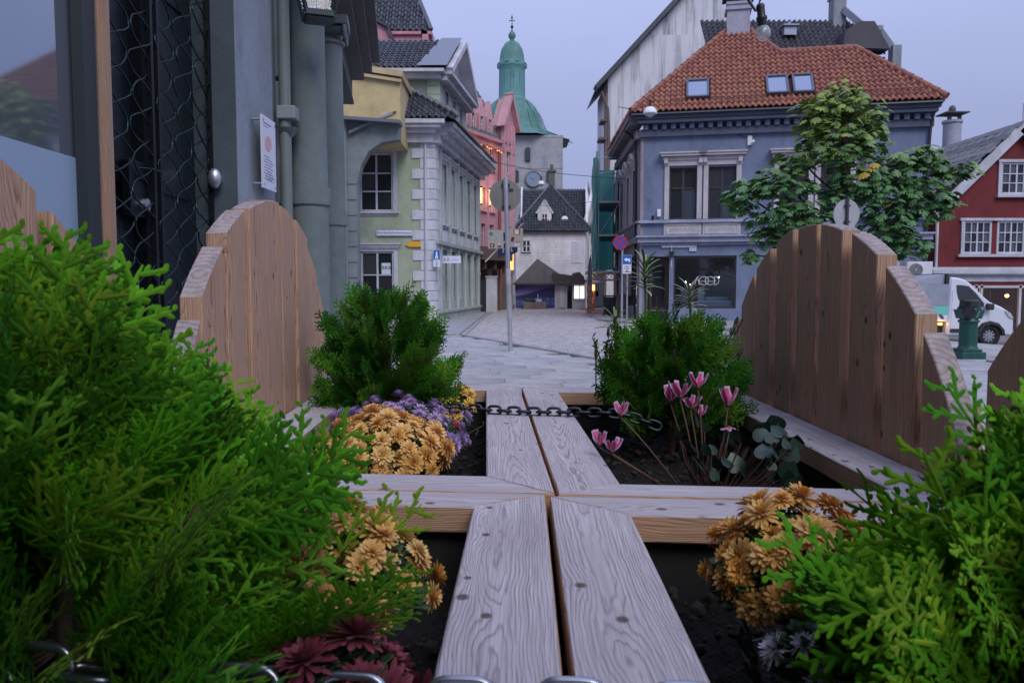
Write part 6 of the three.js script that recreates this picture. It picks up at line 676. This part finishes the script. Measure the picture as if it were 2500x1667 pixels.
  const h3 = hl('small white lamp dome in front of the dark hip roof', 2.95, 5.05, -45, .2); wires(h3, [-2, .8, 0], [1.6, 1, 0]);
  // festoon bulb overhead
  const F = thing('festoon_bulb', 'clear bulb in a black holder hanging from a festoon cable', 'light bulb', [.676, 1.985, -2.2]); F.rotation.z = .13;
  B().sph(.0195, 0, -.004, 0, [1, 1.1, 1], 20).build('bulb', phys([.9, .92, .95], .12, { transmission: .72, thickness: 0, ior: 1.5 }), F); B().lathe([[.009, 0], [.0115, .006], [.012, .02], [.0145, .022], [.0145, .03], [.011, .032], [.0105, .055], [.012, .057], [.009, .064], [0, .064]], 0, .008, 0, 18).build('holder', mat([.01, .016, .018], .45), F); B().cyl(.005, .006, .014, 0, .004, 0, 10).build('bulb_neck', MT.steel, F); B().rod([-.004, .004, 0], [-.005, -.008, 0], .0006, 4).rod([.004, .004, 0], [.005, -.008, 0], .0006, 4).rod([-.005, -.008, 0], [.005, -.008, 0], .0006, 4).build('filament', MT.steel, F);
  B().tube([[-.9, .35, .3], [-.3, .22, .1], [-.06, .12, .01], [-.018, .066, 0], [-.011, .046, .004], [-.005, .056, .006], [0, .075, .004], [.012, .16, 0], [.2, .55, -.2], [1.2, 1.1, -1]], .0036, 60, 8).build('cable', mat([.012, .018, .03], .5), F);
}
// ================================================================ chestnut tree
{
  const G = thing('chestnut_tree', 'young horse chestnut with drooping palmate leaves before the blue building', 'tree', [6.95, 0, -17]), f = mulberry(61), bark = mat([.09, .07, .055], .9, { map: grimeTex });
  B().tube([[0, -.05, 0], [.03, 1.3, 0], [0, 2.6, .05], [.05, 4.2, 0], [0, 5.2, 0]], .085, 20, 10).build('trunk', bark, G);
  const ll = (() => { const o = [], c = []; const leaf = (a, L) => { const sh = []; const dir = V3(Math.cos(a), 0, Math.sin(a)), n = 5; const rows = []; for (let i = 0; i <= n; i++) { const t = i / n, w = L * .19 * Math.sin(Math.pow(t, 1.5) * PI * .92 + .04), y = -.28 * L * t * t - .05 * L * t; const p = dir.clone().multiplyScalar(L * t); const s = V3(-dir.z, 0, dir.x); rows.push([[p.x - s.x * w, y - w * .35, p.z - s.z * w], [p.x, y, p.z], [p.x + s.x * w, y - w * .35, p.z + s.z * w]]); } for (let i = 0; i < n; i++) for (const k of [0, 1]) o.push(...rows[i][k], ...rows[i + 1][k], ...rows[i + 1][k + 1], ...rows[i][k], ...rows[i + 1][k + 1], ...rows[i][k + 1]); }; [-100, -62, -30, 0, 30, 62, 100].forEach((d, i) => leaf(d * D, [.1, .155, .19, .205, .19, .155, .1][i])); const g = new THREE.BufferGeometry(); g.setAttribute('position', new THREE.BufferAttribute(new Float32Array(o), 3)); g.computeVertexNormals(); return g; })();
  const lobes = [[-.1, 5.15, 0, .5, .45, .5, 80], [-.55, 4.75, .1, .5, .55, .45, 80], [.5, 4.65, 0, .45, .6, .45, 80], [-.1, 4.2, .25, .85, .5, .65, 120], [-.95, 3.95, .1, .45, .25, .4, 36], [1.15, 3.85, 0, .55, .42, .5, 70], [1.75, 3.9, .1, .35, .45, .4, 40], [-1.35, 3.45, .1, .75, .35, .6, 100], [-2.1, 3.2, 0, .4, .35, .4, 52], [.3, 3.35, .3, .95, .5, .7, 130], [1.5, 3.2, 0, .85, .5, .6, 120], [2.4, 3.75, 0, .45, .18, .35, 30], [-1.0, 2.75, .2, .95, .4, .6, 130], [.9, 2.6, .1, .7, .4, .6, 90], [1.4, 2.2, .1, .45, .3, .4, 50], [-1.6, 2.4, .1, .45, .3, .35, 36], [-1.9, 1.95, 0, .2, .22, .2, 10], [-.2, 2.25, .1, .75, .28, .5, 64], [2.1, 3.0, 0, .35, .3, .3, 28]];
  const ms = [], cc = [], tw = []; for (const [x, y, z, rx, ry, rz, n] of lobes) { const a0 = [0, Math.max(1.8, y - .5 - Math.abs(x) * .25), 0]; B().tube([a0, [x * .5, (a0[1] + y) / 2 - .05, z * .5], [x, y + ry * .2, z]], .016 + .01 * rx, 8, 6).build('limb', bark, G); for (let i = 0; i < n * 2.2; i++) { const u = f() * 2 - 1, a = f() * 2 * PI, s = Math.pow(f(), .4) * (.85 + .35 * f()), q = Math.sqrt(1 - u * u); const p = [x + Math.cos(a) * q * rx * s, y + u * ry * s, z + Math.sin(a) * q * rz * s]; ms.push(M4(...p, (f() - .3) * .9, -a + (f() - .5) * 2, -.3 + (f() - .5) * .9, .48 + .45 * f())); const k = f(), hi = Math.max(0, Math.min(1, (p[1] - 3.4) / 1.6 + (f() - .5) * .6)), j = .65 + .75 * f(); cc.push(k > .993 ? L3(.38, .28, .03) : L3((.07 + .10 * hi) * j, (.185 + .07 * hi) * j, (.055 - .03 * hi) * j)); if (i % 9 === 0) tw.push([[x, y, z], p]); } }
  for (const p of [[.02, 3.55, .75], [.25, 3.7, .7]]) for (let i = 0; i < 2; i++) { ms.push(M4(p[0] + f() * .12, p[1] + f() * .1, p[2], .3, -PI / 2 + (f() - .5), -.4, .9)); cc.push(L3(.42, .30, .03)); }
  inst('crown', ll, leafMat({ roughness: .5 }), ms, G, cc); const tb = B(); for (const [a, b] of tw) tb.rod(a, b, .006, 4); tb.build('twigs', bark, G).userData.kind = 'stuff';
}
renderer.render(scene, camera);
